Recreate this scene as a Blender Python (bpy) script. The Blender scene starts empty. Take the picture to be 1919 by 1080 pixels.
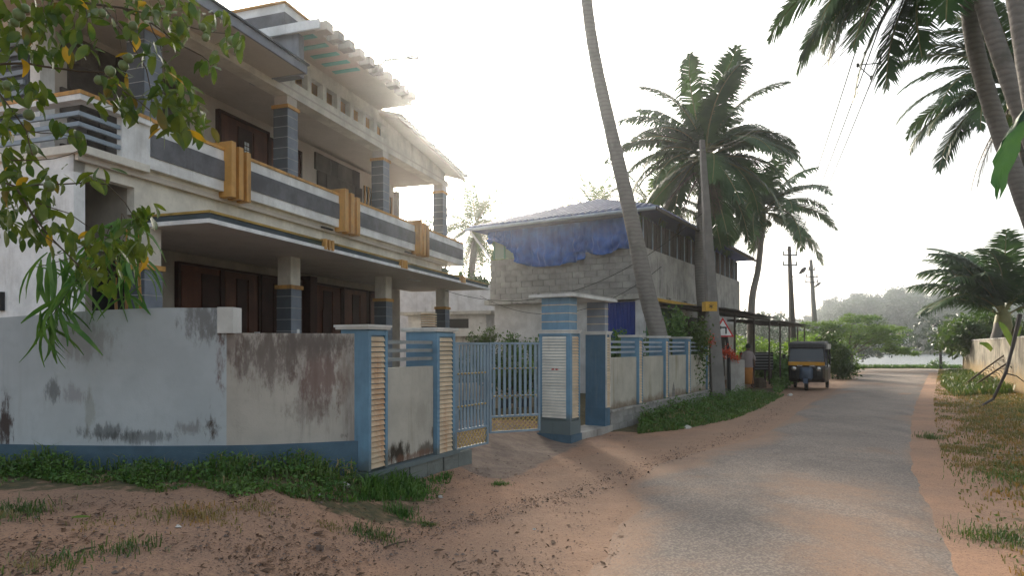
import bpy, math, random
import numpy as np
from mathutils import Vector, Matrix
random.seed(7); RNG = np.random.default_rng(7)
C = bpy.context.scene
# ---------------------------------------------------------------- camera, sky, sun, exposure
F, CX, HY, CH = 1200.0, 960.0, 648.0, 1.6          # focal length in photo pixels, horizon row, eye height
cam = bpy.data.cameras.new('camera'); camo = bpy.data.objects.new('camera', cam); C.collection.objects.link(camo)
cam.sensor_width = 36; cam.lens = 36*F/1919; cam.shift_y = (HY-540)/1919; cam.clip_end = 2000; cam.clip_start = .05
camo.location = (0, 0, CH); camo.rotation_euler = (math.pi/2, 0, 0); C.camera = camo
SUN_EL, SUN_AZ = math.radians(21), math.radians(-8.8)
W = bpy.data.worlds.new('World'); C.world = W; W.use_nodes = True
nt = W.node_tree; nt.nodes.clear()
sky = nt.nodes.new('ShaderNodeTexSky'); sky.sky_type = 'NISHITA'; sky.sun_disc = False
sky.sun_elevation = SUN_EL; sky.sun_rotation = SUN_AZ; sky.dust_density = 4.0; sky.air_density = 1.3; sky.ozone_density = 1.0
hs = nt.nodes.new('ShaderNodeHueSaturation'); hs.inputs['Saturation'].default_value = .42
bg = nt.nodes.new('ShaderNodeBackground'); bg.inputs['Strength'].default_value = .148
wo = nt.nodes.new('ShaderNodeOutputWorld')
nt.links.new(sky.outputs[0], hs.inputs['Color']); nt.links.new(hs.outputs[0], bg.inputs[0]); nt.links.new(bg.outputs[0], wo.inputs[0])
sun = bpy.data.lights.new('sun', 'SUN'); sun.energy = 3.2; sun.angle = math.radians(10); sun.color = (1, .87, .70)
suno = bpy.data.objects.new('sun', sun); C.collection.objects.link(suno)
sd = Vector((math.sin(SUN_AZ)*math.cos(SUN_EL), math.cos(SUN_AZ)*math.cos(SUN_EL), math.sin(SUN_EL)))
suno.rotation_euler = sd.to_track_quat('Z', 'Y').to_euler(); suno.location = sd*50
C.view_settings.view_transform = 'Standard'; C.view_settings.look = 'None'; C.view_settings.exposure = 1.0; C.view_settings.gamma = 1
C.view_settings.use_curve_mapping = False
C.render.engine = 'CYCLES'; C.cycles.max_bounces = 7; C.cycles.volume_bounces = 1; C.cycles.transparent_max_bounces = 12
C.cycles.use_denoising = True

# ---------------------------------------------------------------- helpers
def S(x): x = np.clip(x, 0, 1); return x*x*(3-2*x)
def px2(px, py, Y): return Vector(((px-CX)*Y/F, Y, CH+(HY-py)*Y/F))
def g(X, Y):
    """height of the ground"""
    X = np.asarray(X, float); Y = np.asarray(Y, float)
    z = .40*S((-X-.7)/1.5)
    d = (X+.72)*-.926+(Y-7.9)*.382
    z = np.maximum(z, .22*S((d+.5)/1.1)*S((Y-5)/2)*S((14-Y+X*0)/2+1))
    lake = S((Y-46-.02*X)/9)*S((X-4)/6)*S((204-Y)/10)*S((260-X)/20)
    z = z-2.6*lake
    z = z + 7*S((Y-196)/60)*S((X+40)/60)
    z = z + .007*np.sin(X*2.1+Y*.7)*np.sin(Y*1.7-X*.4)*(Y < 45)
    return z
def hit(px, py):
    Y = 8.
    for _ in range(60):
        X = (px-CX)*Y/F; z = float(g(X, Y)); Y = Y*.5+.5*(CH-z)*F/max(py-HY, 1)
    return Vector(((px-CX)*Y/F, Y, float(g((px-CX)*Y/F, Y))))

class Fr:
    def __init__(s, o, u, w): s.o = np.array(o, float); s.u = np.array(u, float); s.w = np.array(w, float)
    def P(s, a, b, z): q = s.o+s.u*a+s.w*b; return (q[0], q[1], z)
    def a_of(s, px, b=0):
        q = (px-CX)/F; o = s.o+s.w*b
        return float((q*o[1]-o[0])/(s.u[0]-q*s.u[1]))
    def z_of(s, a, b, py):
        o = s.o+s.u*a+s.w*b; return CH+(HY-py)*o[1]/F
class MB:
    def __init__(s): s.v = []; s.f = []
    def quad(s, *p):
        n = len(s.v); s.v += [tuple(q) for q in p]; s.f.append(tuple(range(n, n+len(p))))
    def box8(s, p):
        n = len(s.v); s.v += [tuple(q) for q in p]
        for f in ((0,3,2,1),(4,5,6,7),(0,1,5,4),(1,2,6,5),(2,3,7,6),(3,0,4,7)): s.f.append(tuple(n+i for i in f))
        return s
    def fb(s, fr, a0, a1, b0, b1, z0, z1):
        P = fr.P; return s.box8([P(a0,b0,z0),P(a1,b0,z0),P(a1,b1,z0),P(a0,b1,z0),P(a0,b0,z1),P(a1,b0,z1),P(a1,b1,z1),P(a0,b1,z1)])
    def box(s, c, d, rz=0):
        x, y, z = c; a, b, h = d[0]/2, d[1]/2, d[2]/2; cs, sn = math.cos(rz), math.sin(rz); L = []
        for zz in (-h, h):
            for X, Y in ((-a,-b),(a,-b),(a,b),(-a,b)): L.append((x+X*cs-Y*sn, y+X*sn+Y*cs, z+zz))
        return s.box8(L)
    def tube(s, pts, rad, n=6, cap=True):
        pts = [Vector(p) for p in pts]
        if not hasattr(rad, '__len__'): rad = [rad]*len(pts)
        base = len(s.v); ref = None
        for i, p in enumerate(pts):
            t = (pts[min(i+1, len(pts)-1)]-pts[max(i-1, 0)]).normalized()
            if ref is None: ref = t.orthogonal().normalized()
            x = (ref-t*ref.dot(t)).normalized(); ref = x; y = t.cross(x)
            for k in range(n):
                a = 2*math.pi*k/n; s.v.append(tuple(p+(x*math.cos(a)+y*math.sin(a))*rad[i]))
        for i in range(len(pts)-1):
            for k in range(n):
                a = base+i*n+k; b = base+i*n+(k+1) % n; s.f.append((a, b, b+n, a+n))
        if cap:
            s.f.append(tuple(base+k for k in reversed(range(n)))); s.f.append(tuple(base+(len(pts)-1)*n+k for k in range(n)))
        return s
    def lathe(s, c, prof, n=12, axis='Z'):
        base = len(s.v); c = Vector(c)
        for r, h in prof:
            for k in range(n):
                a = 2*math.pi*k/n; q = (r*math.cos(a), r*math.sin(a), h)
                if axis == 'X': q = (q[2], q[0], q[1])
                if axis == 'Y': q = (q[0], q[2], q[1])
                s.v.append(tuple(c+Vector(q)))
        for i in range(len(prof)-1):
            for k in range(n):
                a = base+i*n+k; b = base+i*n+(k+1) % n; s.f.append((a, b, b+n, a+n))
        return s
    def np(s, V, Fc):
        n = len(s.v); s.v += [tuple(x) for x in V]; s.f += [tuple(n+int(i) for i in f) for f in Fc]; return s
def mesh_of(name, v, f, mat=None, smooth=False):
    me = bpy.data.meshes.new(name); me.from_pydata([tuple(p) for p in v], [], [tuple(x) for x in f])
    if mat: me.materials.append(mat)
    if smooth: me.polygons.foreach_set('use_smooth', [True]*len(me.polygons))
    me.update(); return me
def fastmesh(name, V, Fq, mat, smooth=False):
    V = np.asarray(V, np.float32); Fq = np.asarray(Fq, np.int32); me = bpy.data.meshes.new(name)
    me.vertices.add(len(V)); me.vertices.foreach_set('co', V.ravel()); k = Fq.shape[1]
    me.loops.add(Fq.size); me.loops.foreach_set('vertex_index', Fq.ravel())
    me.polygons.add(len(Fq)); me.polygons.foreach_set('loop_start', np.arange(0, Fq.size, k, dtype=np.int32))
    me.materials.append(mat); me.update(calc_edges=True)
    if smooth: me.polygons.foreach_set('use_smooth', [True]*len(me.polygons))
    return me
def wpos(o):
    p = Vector((0, 0, 0))
    while o: p += Vector(o.location); o = o.parent
    return p
def link(name, me, parent=None, loc=None):
    o = bpy.data.objects.new(name, me); C.collection.objects.link(o)
    if parent: o.parent = parent
    if loc is not None: o.location = Vector(loc)-(wpos(parent) if parent else Vector())
    return o
def part(name, mb, mat, parent=None, smooth=False, label=None, bev=0):
    """one mesh object, origin at the middle of its base"""
    A = np.array(mb.v); c = (A.max(0)+A.min(0))/2; c[2] = A[:, 2].min()
    me = mesh_of(name, A-c, mb.f, mat, smooth); o = link(name, me, parent, c)
    if label: o['label'] = label
    if bev:
        m = o.modifiers.new('bevel', 'BEVEL'); m.width = bev; m.segments = 2; m.limit_method = 'ANGLE'
    return o
def thing(name, label, cat, loc, group=None):
    o = bpy.data.objects.new(name, None); C.collection.objects.link(o); o.location = loc; o.empty_display_size = .2
    o['label'] = label; o['category'] = cat
    if group: o['group'] = group
    return o
def tag(o, label, cat, group=None):
    o['label'] = label; o['category'] = cat
    if group: o['group'] = group
    return o
def struct(name, mb, mat): o = part(name, mb, mat); o['kind'] = 'structure'; return o
def stuff(o, label=None, cat=None):
    o['kind'] = 'stuff'
    if label: o['label'] = label
    if cat: o['category'] = cat
    return o

# ---------------------------------------------------------------- materials
class N:
    def __init__(s, name):
        s.m = bpy.data.materials.new(name); s.m.use_nodes = True; s.t = s.m.node_tree; s.t.nodes.clear()
        s.out = s.n('ShaderNodeOutputMaterial'); s.pos = s.n('ShaderNodeNewGeometry').outputs['Position']
    def n(s, t, **k):
        x = s.t.nodes.new(t)
        for a, b in k.items(): setattr(x, a, b)
        return x
    def l(s, a, b):
        if isinstance(a, (int, float)): b.default_value = a
        elif isinstance(a, tuple): b.default_value = a if len(a) == 4 or b.type == 'VECTOR' else (*a, 1)
        else: s.t.links.new(a, b)
    def noise(s, scale, vec=None, detail=4, rough=.6, sc3=None):
        v = vec or s.pos
        if sc3:
            mp = s.n('ShaderNodeVectorMath', operation='MULTIPLY'); s.l(v, mp.inputs[0]); mp.inputs[1].default_value = sc3; v = mp.outputs[0]
        x = s.n('ShaderNodeTexNoise'); x.inputs['Scale'].default_value = scale; x.inputs['Detail'].default_value = detail
        x.inputs['Roughness'].default_value = rough; s.l(v, x.inputs['Vector']); return x.outputs['Fac']
    def ramp(s, f, lo, hi, a=0., b=1.):
        x = s.n('ShaderNodeMapRange', interpolation_type='SMOOTHSTEP'); s.l(f, x.inputs[0])
        for i, q in enumerate((lo, hi, a, b)): x.inputs[i+1].default_value = q
        return x.outputs[0]
    def mix(s, f, a, b, mode='MIX'):
        x = s.n('ShaderNodeMix', data_type='RGBA', blend_type=mode); s.l(f, x.inputs[0]); s.l(a, x.inputs[6]); s.l(b, x.inputs[7]); return x.outputs[2]
    def math(s, op, a, b=0.):
        x = s.n('ShaderNodeMath', operation=op); s.l(a, x.inputs[0]); s.l(b, x.inputs[1]); return x.outputs[0]
    def sep(s, v=None):
        x = s.n('ShaderNodeSeparateXYZ'); s.l(v or s.pos, x.inputs[0]); return x.outputs
    def bump(s, h, strength, dist=.02):
        x = s.n('ShaderNodeBump'); x.inputs['Strength'].default_value = strength; x.inputs['Distance'].default_value = dist; s.l(h, x.inputs['Height']); return x.outputs[0]
    def bsdf(s, col, rough=.8, normal=None, metal=0., spec=.4, **kw):
        x = s.n('ShaderNodeBsdfPrincipled'); s.l(col, x.inputs['Base Color']); s.l(rough, x.inputs['Roughness']); s.l(metal, x.inputs['Metallic'])
        x.inputs['Specular IOR Level'].default_value = spec
        if normal is not None: s.l(normal, x.inputs['Normal'])
        for k, v in kw.items(): s.l(v, x.inputs[k])
        s.t.links.new(x.outputs[0], s.out.inputs[0]); return x
def mul(c, k): return tuple(min(1, x*k) for x in c)
def paint(name, col, rough=.7, var=.18, scale=2.5, bump=.25, bscale=60, stain=None, samt=.5, metal=0., bottom=None, streak=True, thresh=.5, blobs=(), spec=.35, orand=0.):
    """painted or plain surface: tone variation, rain streaks, splash dirt above height bottom[0]..bottom[1]"""
    m = N(name); n1 = m.noise(scale); n2 = m.noise(scale*7, detail=6)
    c = m.mix(m.ramp(n1, .3, .7), mul(col, 1-var), mul(col, 1+var*.6))
    c = m.mix(m.ramp(n2, .45, .8, 0, .35), c, mul(col, .75))
    if orand:
        oi = m.n('ShaderNodeObjectInfo'); c = m.mix(1., c, m.mix(oi.outputs['Random'], (1-orand,)*3, (1+orand*.6,)*3), 'MULTIPLY')
    if stain:
        st = m.noise(1., sc3=(5, 5, .55) if streak else (1.6, 1.6, 1.6), detail=8, rough=.7)
        pat = m.noise(.9, detail=5)
        f = m.math('MULTIPLY', m.ramp(st, thresh, thresh+.22), m.ramp(pat, .38, .62)); f = m.math('MULTIPLY', f, samt)
        c = m.mix(f, c, stain)
    if bottom:
        z = m.sep()[2]; nn = m.noise(4., detail=6); zz = m.math('ADD', z, m.math('MULTIPLY', nn, -(bottom[1]-bottom[0])*1.2))
        f = m.ramp(zz, bottom[0]-.2*(bottom[1]-bottom[0]), bottom[1]-.6*(bottom[1]-bottom[0]), .85, 0)
        c = m.mix(f, c, bottom[2])
    for (bx, by, bz, rx, rz, amt, bc) in blobs:
        v = m.n('ShaderNodeVectorMath', operation='SUBTRACT'); m.l(m.pos, v.inputs[0]); v.inputs[1].default_value = (bx, by, bz)
        v2 = m.n('ShaderNodeVectorMath', operation='MULTIPLY'); m.l(v.outputs[0], v2.inputs[0]); v2.inputs[1].default_value = (1/rx, 1/rx, 1/rz)
        v3 = m.n('ShaderNodeVectorMath', operation='LENGTH'); m.l(v2.outputs[0], v3.inputs[0])
        q = m.math('ADD', v3.outputs['Value'], m.math('MULTIPLY', m.math('SUBTRACT', m.noise(1., sc3=(15, 15, 4.5), detail=8, rough=.75), .5), 3.0))
        c = m.mix(m.ramp(q, .35, 1.0, amt, 0), c, bc)
    nrm = m.bump(m.noise(bscale, detail=5), bump, .01) if bump else None
    m.bsdf(c, rough, nrm, metal, spec); return m.m
def leafmat(name, c1, c2, c3=None, trans=.35, scale=9., rough=.45, f3=.7):
    m = N(name); c = m.mix(m.ramp(m.noise(scale, detail=2), .35, .65), c1, c2)
    if c3: c = m.mix(m.ramp(m.noise(scale*.7+1.3, detail=1), f3, f3+.05), c, c3)
    b = m.bsdf(c, rough, spec=.4); t = m.n('ShaderNodeBsdfTranslucent'); m.l(m.mix(1., c, (1., 1.0, .45), 'MULTIPLY'), t.inputs[0])
    x = m.n('ShaderNodeMixShader'); x.inputs[0].default_value = trans; m.l(b.outputs[0], x.inputs[1]); m.l(t.outputs[0], x.inputs[2]); m.l(x.outputs[0], m.out.inputs[0]); return m.m
DK = (.03, .028, .025); BR = (.16, .09, .06)
M = {}
M['white'] = paint('white_paint', (.82, .83, .84), stain=(.34, .32, .28), samt=.38, thresh=.48, bump=.1)
M['cream'] = paint('cream_paint', (.76, .73, .66), stain=(.3, .27, .2), samt=.3, bump=.1)
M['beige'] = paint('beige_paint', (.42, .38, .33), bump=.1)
M['soffit'] = paint('soffit_paint', (.62, .57, .52), bump=.08, var=.06, stain=(.3, .26, .22), samt=.25, streak=False)
M['gold'] = paint('gold_paint', (.62, .34, .10), rough=.5, bump=.1, stain=(.25, .14, .06), samt=.8, thresh=.42)
M['goldd'] = paint('mossy_gold_paint', (.42, .28, .08), rough=.8, bump=.4, stain=(.06, .07, .03), samt=.9, thresh=.42, streak=False)
M['band'] = paint('mossy_band', (.075, .095, .11), rough=.8, bump=.4, stain=(.09, .12, .06), samt=.8, thresh=.44, streak=False)
M['grey'] = paint('textured_grey', (.175, .18, .20), rough=.9, bump=1.0, bscale=90, var=.3, stain=(.08, .08, .085), samt=.6)
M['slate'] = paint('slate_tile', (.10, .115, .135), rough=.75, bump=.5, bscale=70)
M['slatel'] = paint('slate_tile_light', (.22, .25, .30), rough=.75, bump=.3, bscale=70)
M['line'] = paint('joint_line', (.42, .42, .42), bump=0)
M['fascia'] = paint('blue_fascia', (.26, .28, .33), rough=.6, bump=.1, stain=(.1, .09, .08), samt=.5)
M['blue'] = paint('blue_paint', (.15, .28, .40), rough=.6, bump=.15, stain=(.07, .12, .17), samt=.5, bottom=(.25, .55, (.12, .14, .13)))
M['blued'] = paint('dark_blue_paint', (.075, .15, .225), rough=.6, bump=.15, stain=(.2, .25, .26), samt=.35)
M['band_blue'] = paint('plinth_blue', (.075, .13, .18), rough=.8, bump=.3, stain=(.03, .05, .05), samt=.7, streak=False)
M['block'] = paint('plinth_block', (.17, .19, .18), rough=.9, bump=.6, bscale=40, stain=(.06, .055, .04), samt=.8, streak=False)
M['slat'] = paint('louvre_cream', (.62, .50, .35), rough=.7, bump=.1, stain=(.45, .2, .08), samt=.8, thresh=.46, orand=.12)
M['slatw'] = paint('louvre_white', (.68, .66, .60), rough=.7, bump=.1, stain=(.38, .27, .18), samt=.45, orand=.08)
M['cap'] = paint('cap_stone', (.62, .62, .60), rough=.8, bump=.3, stain=(.2, .19, .16), samt=.6, streak=False)
M['gate'] = paint('gate_paint', (.22, .30, .37), rough=.5, bump=.1, metal=.1, stain=(.12, .1, .08), samt=.4)
M['lattice'] = paint('gate_lattice', (.50, .36, .13), rough=.5, bump=.2, metal=.2, stain=(.12, .07, .03), samt=.8, streak=False)
M['wood'] = paint('dark_wood', (.105, .038, .022), rough=.38, var=.35, scale=1.2, bump=.3, bscale=30, stain=(.2, .08, .045), samt=.6, thresh=.4)
M['woodd'] = paint('darker_wood', (.045, .018, .013), rough=.45, var=.3, bump=.2, bscale=30)
M['stone'] = paint('wall_stone', (.14, .125, .115), rough=.85, bump=.9, bscale=18, var=.3, stain=(.05, .045, .04), samt=.5, streak=False, orand=.5)
M['dark'] = paint('painted_interior_dark', (.012, .012, .014), rough=.7, bump=0)  # near black that paints the unlit depth of rooms, doorways and windows
M['iron'] = paint('dark_iron', (.03, .03, .032), rough=.5, bump=.1, metal=.3)
M['steel'] = paint('rusty_steel', (.055, .045, .04), rough=.75, bump=.4, stain=(.14, .06, .03), samt=.6, streak=False)
M['rail'] = paint('rail_paint', (.30, .36, .43), rough=.45, bump=.05, metal=.1)
M['railw'] = paint('weathered_rail', (.26, .28, .28), rough=.8, bump=.3, stain=(.09, .08, .07), samt=.8)
M['conc'] = paint('raw_concrete', (.38, .365, .34), rough=.92, bump=.6, bscale=45, var=.22, stain=(.07, .065, .06), samt=.8, thresh=.46)
M['cblock'] = paint('concrete_block', (.31, .305, .29), rough=.95, bump=.5, bscale=40, var=.25, scale=2, stain=(.12, .11, .10), samt=.4, orand=.14)
M['cwhite'] = paint('limewash', (.55, .56, .57), rough=.9, bump=.3, stain=(.2, .19, .18), samt=.6)
M['mossc'] = paint('mouldy_ledge', (.42, .41, .38), rough=.95, bump=.7, stain=(.03, .03, .027), samt=.95, thresh=.40, streak=False)
M['pole'] = paint('pole_concrete', (.21, .20, .19), rough=.9, bump=.5, stain=(.09, .085, .08), samt=.7)
M['tarp'] = paint('blue_tarpaulin', (.02, .11, .40), rough=.5, bump=.3, bscale=12, var=.3, stain=(.03, .05, .12), samt=.5)
M['shut'] = paint('blue_shutter', (.016, .05, .28), rough=.45, bump=.05)
M['roofm'] = paint('blue_roof_sheet', (.06, .085, .21), rough=.75, bump=0, var=.1, spec=.1)
M['seam'] = paint('roof_seam_highlight', (.20, .23, .33), rough=.6, bump=0, spec=.2)  # paler than the roof sheets, paints highlights along the seams
M['shedroof'] = paint('old_roof_sheet', (.07, .062, .056), rough=.85, bump=.5, stain=(.13, .07, .04), samt=.7, streak=False)
M['greenw'] = paint('green_wall', (.10, .22, .16), rough=.85, bump=.3, stain=(.04, .08, .06), samt=.6)
M['teal'] = paint('teal_sheet', (.16, .5, .46), rough=.4, bump=0)
M['oldwall'] = paint('old_yellow_wall', (.27, .245, .19), rough=.95, bump=.8, var=.3, stain=(.05, .04, .032), samt=.95, thresh=.40, bottom=(.0, 1.0, (.30, .20, .08)))
M['red'] = paint('red_paint', (.50, .02, .025), rough=.45, bump=.05, var=.08)
M['signw'] = paint('sign_white', (.75, .75, .74), rough=.4, bump=0, var=.05)
M['black'] = paint('black_paint', (.012, .012, .014), rough=.35, bump=.05, var=.1)
M['rubber'] = paint('rubber', (.02, .02, .02), rough=.85, bump=.2)
M['canvas'] = paint('grey_canvas', (.05, .05, .055), rough=.8, bump=.3, bscale=80)
M['canvasl'] = paint('pale_canvas', (.42, .41, .38), rough=.8, bump=.3)
M['yellow'] = paint('yellow_paint', (.62, .30, .03), rough=.45, bump=.05)
M['rblue'] = paint('cowl_paint', (.07, .10, .15), rough=.35, bump=.05)
M['chrome'] = paint('lamp_glass', (.55, .55, .55), rough=.15, bump=0, metal=.8)
M['skin'] = paint('skin', (.11, .055, .035), rough=.6, bump=.05)
M['shirt'] = paint('grey_shirt', (.30, .25, .25), rough=.9, bump=.3, bscale=25)
M['lungi'] = paint('orange_lungi', (.48, .20, .055), rough=.9, bump=.4, bscale=14, stain=(.35, .25, .12), samt=.6)
M['hair'] = paint('hair', (.012, .011, .01), rough=.6, bump=.3)
M['bark'] = paint('bark', (.09, .07, .05), rough=.95, bump=.8, bscale=30)
M['ochre'] = paint('ochre_mark', (.55, .32, .04), rough=.8, bump=.1)
M['paper'] = paint('litter_paper', (.6, .58, .55), rough=.9, bump=.5, bscale=20)
M['stonep'] = paint('pebble', (.17, .13, .11), rough=.9, bump=.7, bscale=30, var=.3)
M['brick'] = paint('brick', (.28, .14, .09), rough=.95, bump=.6, stain=(.2, .17, .13), samt=.6, streak=False)
m = N('window_glass'); m.bsdf((.03, .04, .05), .08, spec=.6); M['glass'] = m.m
m = N('palm_bark'); z = m.sep()[2]; w = m.n('ShaderNodeTexWave', wave_type='BANDS', bands_direction='Z'); m.l(m.pos, w.inputs['Vector'])
w.inputs['Scale'].default_value = 3.3; w.inputs['Distortion'].default_value = 3.5; w.inputs['Detail'].default_value = 3; w.inputs['Detail Scale'].default_value = 2
c = m.mix(m.ramp(w.outputs['Fac'], .1, .5), (.18, .168, .155), (.215, .20, .185)); c = m.mix(m.ramp(m.noise(2.4, detail=7), .45, .75, 0, .7), c, (.10, .10, .085))
m.bsdf(c, .95, m.bump(m.math('ADD', w.outputs['Fac'], m.noise(30.)), .35, .012)); M['palmbark'] = m.m
M['guava'] = leafmat('guava_leaf', (.045, .10, .018), (.14, .19, .03), trans=.45, scale=7, rough=.4)
M['guavay'] = leafmat('guava_leaf_yellow', (.62, .36, .02), (.45, .30, .03), trans=.4, scale=12)
M['guavab'] = leafmat('guava_leaf_brownish', (.12, .12, .03), (.22, .15, .03), trans=.4, scale=12)
M['fruit'] = paint('guava_fruit', (.16, .22, .09), rough=.45, bump=.25, bscale=80, stain=(.26, .22, .08), samt=.5, streak=False)
M['bamboo'] = leafmat('long_leaf', (.07, .19, .04), (.15, .28, .07), trans=.45, scale=5)
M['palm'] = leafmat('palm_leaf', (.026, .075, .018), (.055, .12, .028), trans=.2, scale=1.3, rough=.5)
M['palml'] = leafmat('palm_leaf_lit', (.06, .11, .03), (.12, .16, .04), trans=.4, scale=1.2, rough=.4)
M['palmdry'] = leafmat('palm_leaf_dry', (.13, .095, .06), (.07, .05, .035), trans=.2, scale=2)
M['rachis'] = paint('frond_stalk', (.20, .19, .07), rough=.6, bump=.1)
M['banana'] = leafmat('banana_leaf', (.02, .07, .03), (.04, .11, .035), trans=.4, scale=3)
M['tree'] = leafmat('tree_leaf', (.04, .085, .022), (.085, .14, .035), trans=.35, scale=1.1)
M['treef'] = leafmat('far_leaf', (.022, .05, .022), (.045, .085, .03), trans=.25, scale=.12)
M['acacia'] = leafmat('feathery_leaf', (.08, .17, .025), (.16, .27, .04), trans=.5, scale=.9)
M['weed'] = leafmat('weed_leaf', (.06, .15, .032), (.13, .24, .055), trans=.3, scale=5)
M['grass'] = leafmat('grass_blade', (.07, .13, .035), (.13, .19, .055), (.32, .27, .14), trans=.3, scale=3, f3=.62)
M['drygrass'] = leafmat('dry_grass', (.30, .22, .09), (.15, .17, .055), (.38, .23, .08), trans=.3, scale=2.2, f3=.56)
M['flower'] = leafmat('orange_flower', (.65, .10, .03), (.5, .05, .03), trans=.3)
M['deadleaf'] = paint('dead_leaf', (.13, .075, .045), rough=.9, var=.6, scale=9, bump=0)
HAZE, HAZE_G = .0013, .92
# ---------------------------------------------------------------- ground, road, water, far shore
def axis(*segs):
    out = []
    for a, b, n in segs: out += list(np.linspace(a, b, n, endpoint=False))
    out.append(segs[-1][1]); return np.array(out)
def smooth_noise(X, Y, f, seed):
    r = np.random.default_rng(seed); z = 0
    for k in range(7):
        a = r.uniform(0, 6.28); w = f*r.uniform(.5, 1.6); z = z+np.sin((X*math.cos(a)+Y*math.sin(a))*w*6.28+r.uniform(0, 6.28))
    return z/3.2
xs = axis((-420, -40, 26), (-40, -8, 24), (-8, 11, 190), (11, 34, 60), (34, 70, 24), (70, 480, 40))
ys = axis((-60, 1, 10), (1, 12, 140), (12, 34, 120), (34, 70, 50), (70, 600, 70))
XX, YY = np.meshgrid(xs, ys); ZZ = g(XX, YY)
near = (YY < 34) & (YY > .5)
mx = S((2.2-XX+.45*(YY-5))/2)        # dirt side
ZZ = ZZ+near*(.007*smooth_noise(XX, YY, .9, 1)+.005*smooth_noise(XX, YY, 2.6, 2))*(.35+.65*mx)
V = np.stack([XX.ravel(), YY.ravel(), ZZ.ravel()], 1); ny, nx = XX.shape; I = np.arange(ny*nx).reshape(ny, nx)
Q = np.stack([I[:-1, :-1].ravel(), I[:-1, 1:].ravel(), I[1:, 1:].ravel(), I[1:, :-1].ravel()], 1)
def dirt_nodes(m):
    n1 = m.noise(.8, detail=5); n2 = m.noise(3.5, detail=8, rough=.72); n3 = m.noise(22, detail=6, rough=.7); n4 = m.noise(70, detail=3)
    c = m.mix(m.ramp(n1, .38, .62), (.42, .245, .155), (.33, .205, .14))
    c = m.mix(m.ramp(n2, .48, .70, 0, .45), c, (.22, .145, .105))
    c = m.mix(m.ramp(n3, .50, .72, 0, .7), c, (.50, .31, .19))
    c = m.mix(m.ramp(n4, .54, .70, 0, .8), c, (.075, .052, .042))
    h = m.math('ADD', m.math('MULTIPLY', n2, 1.2), m.math('ADD', m.math('MULTIPLY', n3, .6), m.math('MULTIPLY', n4, .3)))
    return c, h
m = N('dirt_ground'); c, h = dirt_nodes(m)
at = m.n('ShaderNodeAttribute', attribute_name='green'); fg = m.math('ADD', at.outputs['Fac'], m.math('MULTIPLY', m.math('SUBTRACT', m.noise(5, detail=7), .5), 1.6))
c = m.mix(m.ramp(fg, .45, .75, 0, .9), c, m.mix(m.ramp(m.noise(11), .4, .6), (.05, .062, .026), (.12, .10, .045)))
co = m.n('ShaderNodeAttribute', attribute_name='concrete'); fc = m.math('ADD', co.outputs['Fac'], m.math('MULTIPLY', m.math('SUBTRACT', m.noise(3, detail=7), .5), 1.0))
c = m.mix(m.ramp(fc, .4, .7, 0, .8), c, m.mix(m.ramp(m.noise(6, detail=7), .4, .65), (.25, .20, .16), (.17, .13, .11)))
sa = m.n('ShaderNodeAttribute', attribute_name='sandy'); fs = m.ramp(m.math('ADD', sa.outputs['Fac'], m.math('MULTIPLY', m.math('SUBTRACT', m.noise(2.2, detail=8, rough=.7), .5), 1.1)), .25, .9, 0, .85)
c = m.mix(m.math('MULTIPLY', fs, m.ramp(m.noise(60, detail=4, rough=.7), .40, .60, .6, 1.)), c, m.mix(m.ramp(m.noise(2.2, detail=8, rough=.7), .4, .6), (.325, .212, .145), (.365, .232, .155)))
c = m.mix(m.math('MULTIPLY', m.ramp(m.noise(38, detail=5, rough=.75), .56, .66), m.ramp(m.noise(1.7, detail=5), .42, .6, .25, .9)), c, (.11, .075, .06))
m.bsdf(c, .95, m.bump(h, .9, .022)); M['dirt'] = m.m
def addattr(me, name, val):
    a = me.attributes.new(name, 'FLOAT', 'POINT'); a.data.foreach_set('value', np.ascontiguousarray(val, np.float32).ravel())
me = fastmesh('ground', V, Q, M['dirt'], True)
latR = (XX-8.0-(YY-14)*.62)*.85      # distance right of the road's right edge
grn = S((latR+.5*smooth_noise(XX, YY, .25, 17))/3.0)*(YY < 60)*.75 + S((YY-60)/20)*1.0 + S((-.4-XX)/.8)*S((YY-4.9)/.7)*.8*(YY < 7.5)
lf = (XX-(.945+.533/.846*(YY-10.5)))  # right of the far fence
grn = np.clip(grn+(YY > 11.8)*(YY < 24)*S((1.3-lf)/.7), 0, 1)
dgate = (XX+.72)*-.926+(YY-7.9)*.382; agate = (XX+.72)*.382+(YY-7.9)*.926
con = S((dgate+1.0)/.5)*S((agate+.1)/.3)*S((3.6-agate)/.4)
con = np.maximum(con, S((YY-40)/1.5)*S((47-YY)/1)*.0)
addattr(me, 'green', grn); addattr(me, 'concrete', con)
o = link('ground', me); o['kind'] = 'structure'

def pw(pts): return np.array([tuple(hit(x, y))[:2] for x, y in pts])
Ledge = pw([(820,1500),(930,1200),(1030,1080),(1095,1000),(1150,945),(1135,905),(1200,868),(1290,842),(1390,822),(1450,788),(1500,755),(1545,735),(1575,715),(1600,700)])
Redge = pw([(2100,1500),(1960,1200),(1885,1080),(1835,1010),(1792,940),(1762,890),(1745,850),(1738,815),(1733,785),(1736,760),(1742,735),(1747,715),(1752,700)])
def resamp(P, n):
    d = np.r_[0, np.cumsum(np.hypot(*np.diff(P, axis=0).T))]; t = np.linspace(0, 1, n)**1.25*d[-1]
    return np.stack([np.interp(t, d, P[:, 0]), np.interp(t, d, P[:, 1])], 1)
Gm = bpy.data.meshes['ground']; rngk = (YY > 2.5) & (YY < 38) & (XX > -3) & (XX < 28); SD = np.full(XX.shape, 9.)
Ld = resamp(Ledge, 90)
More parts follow.
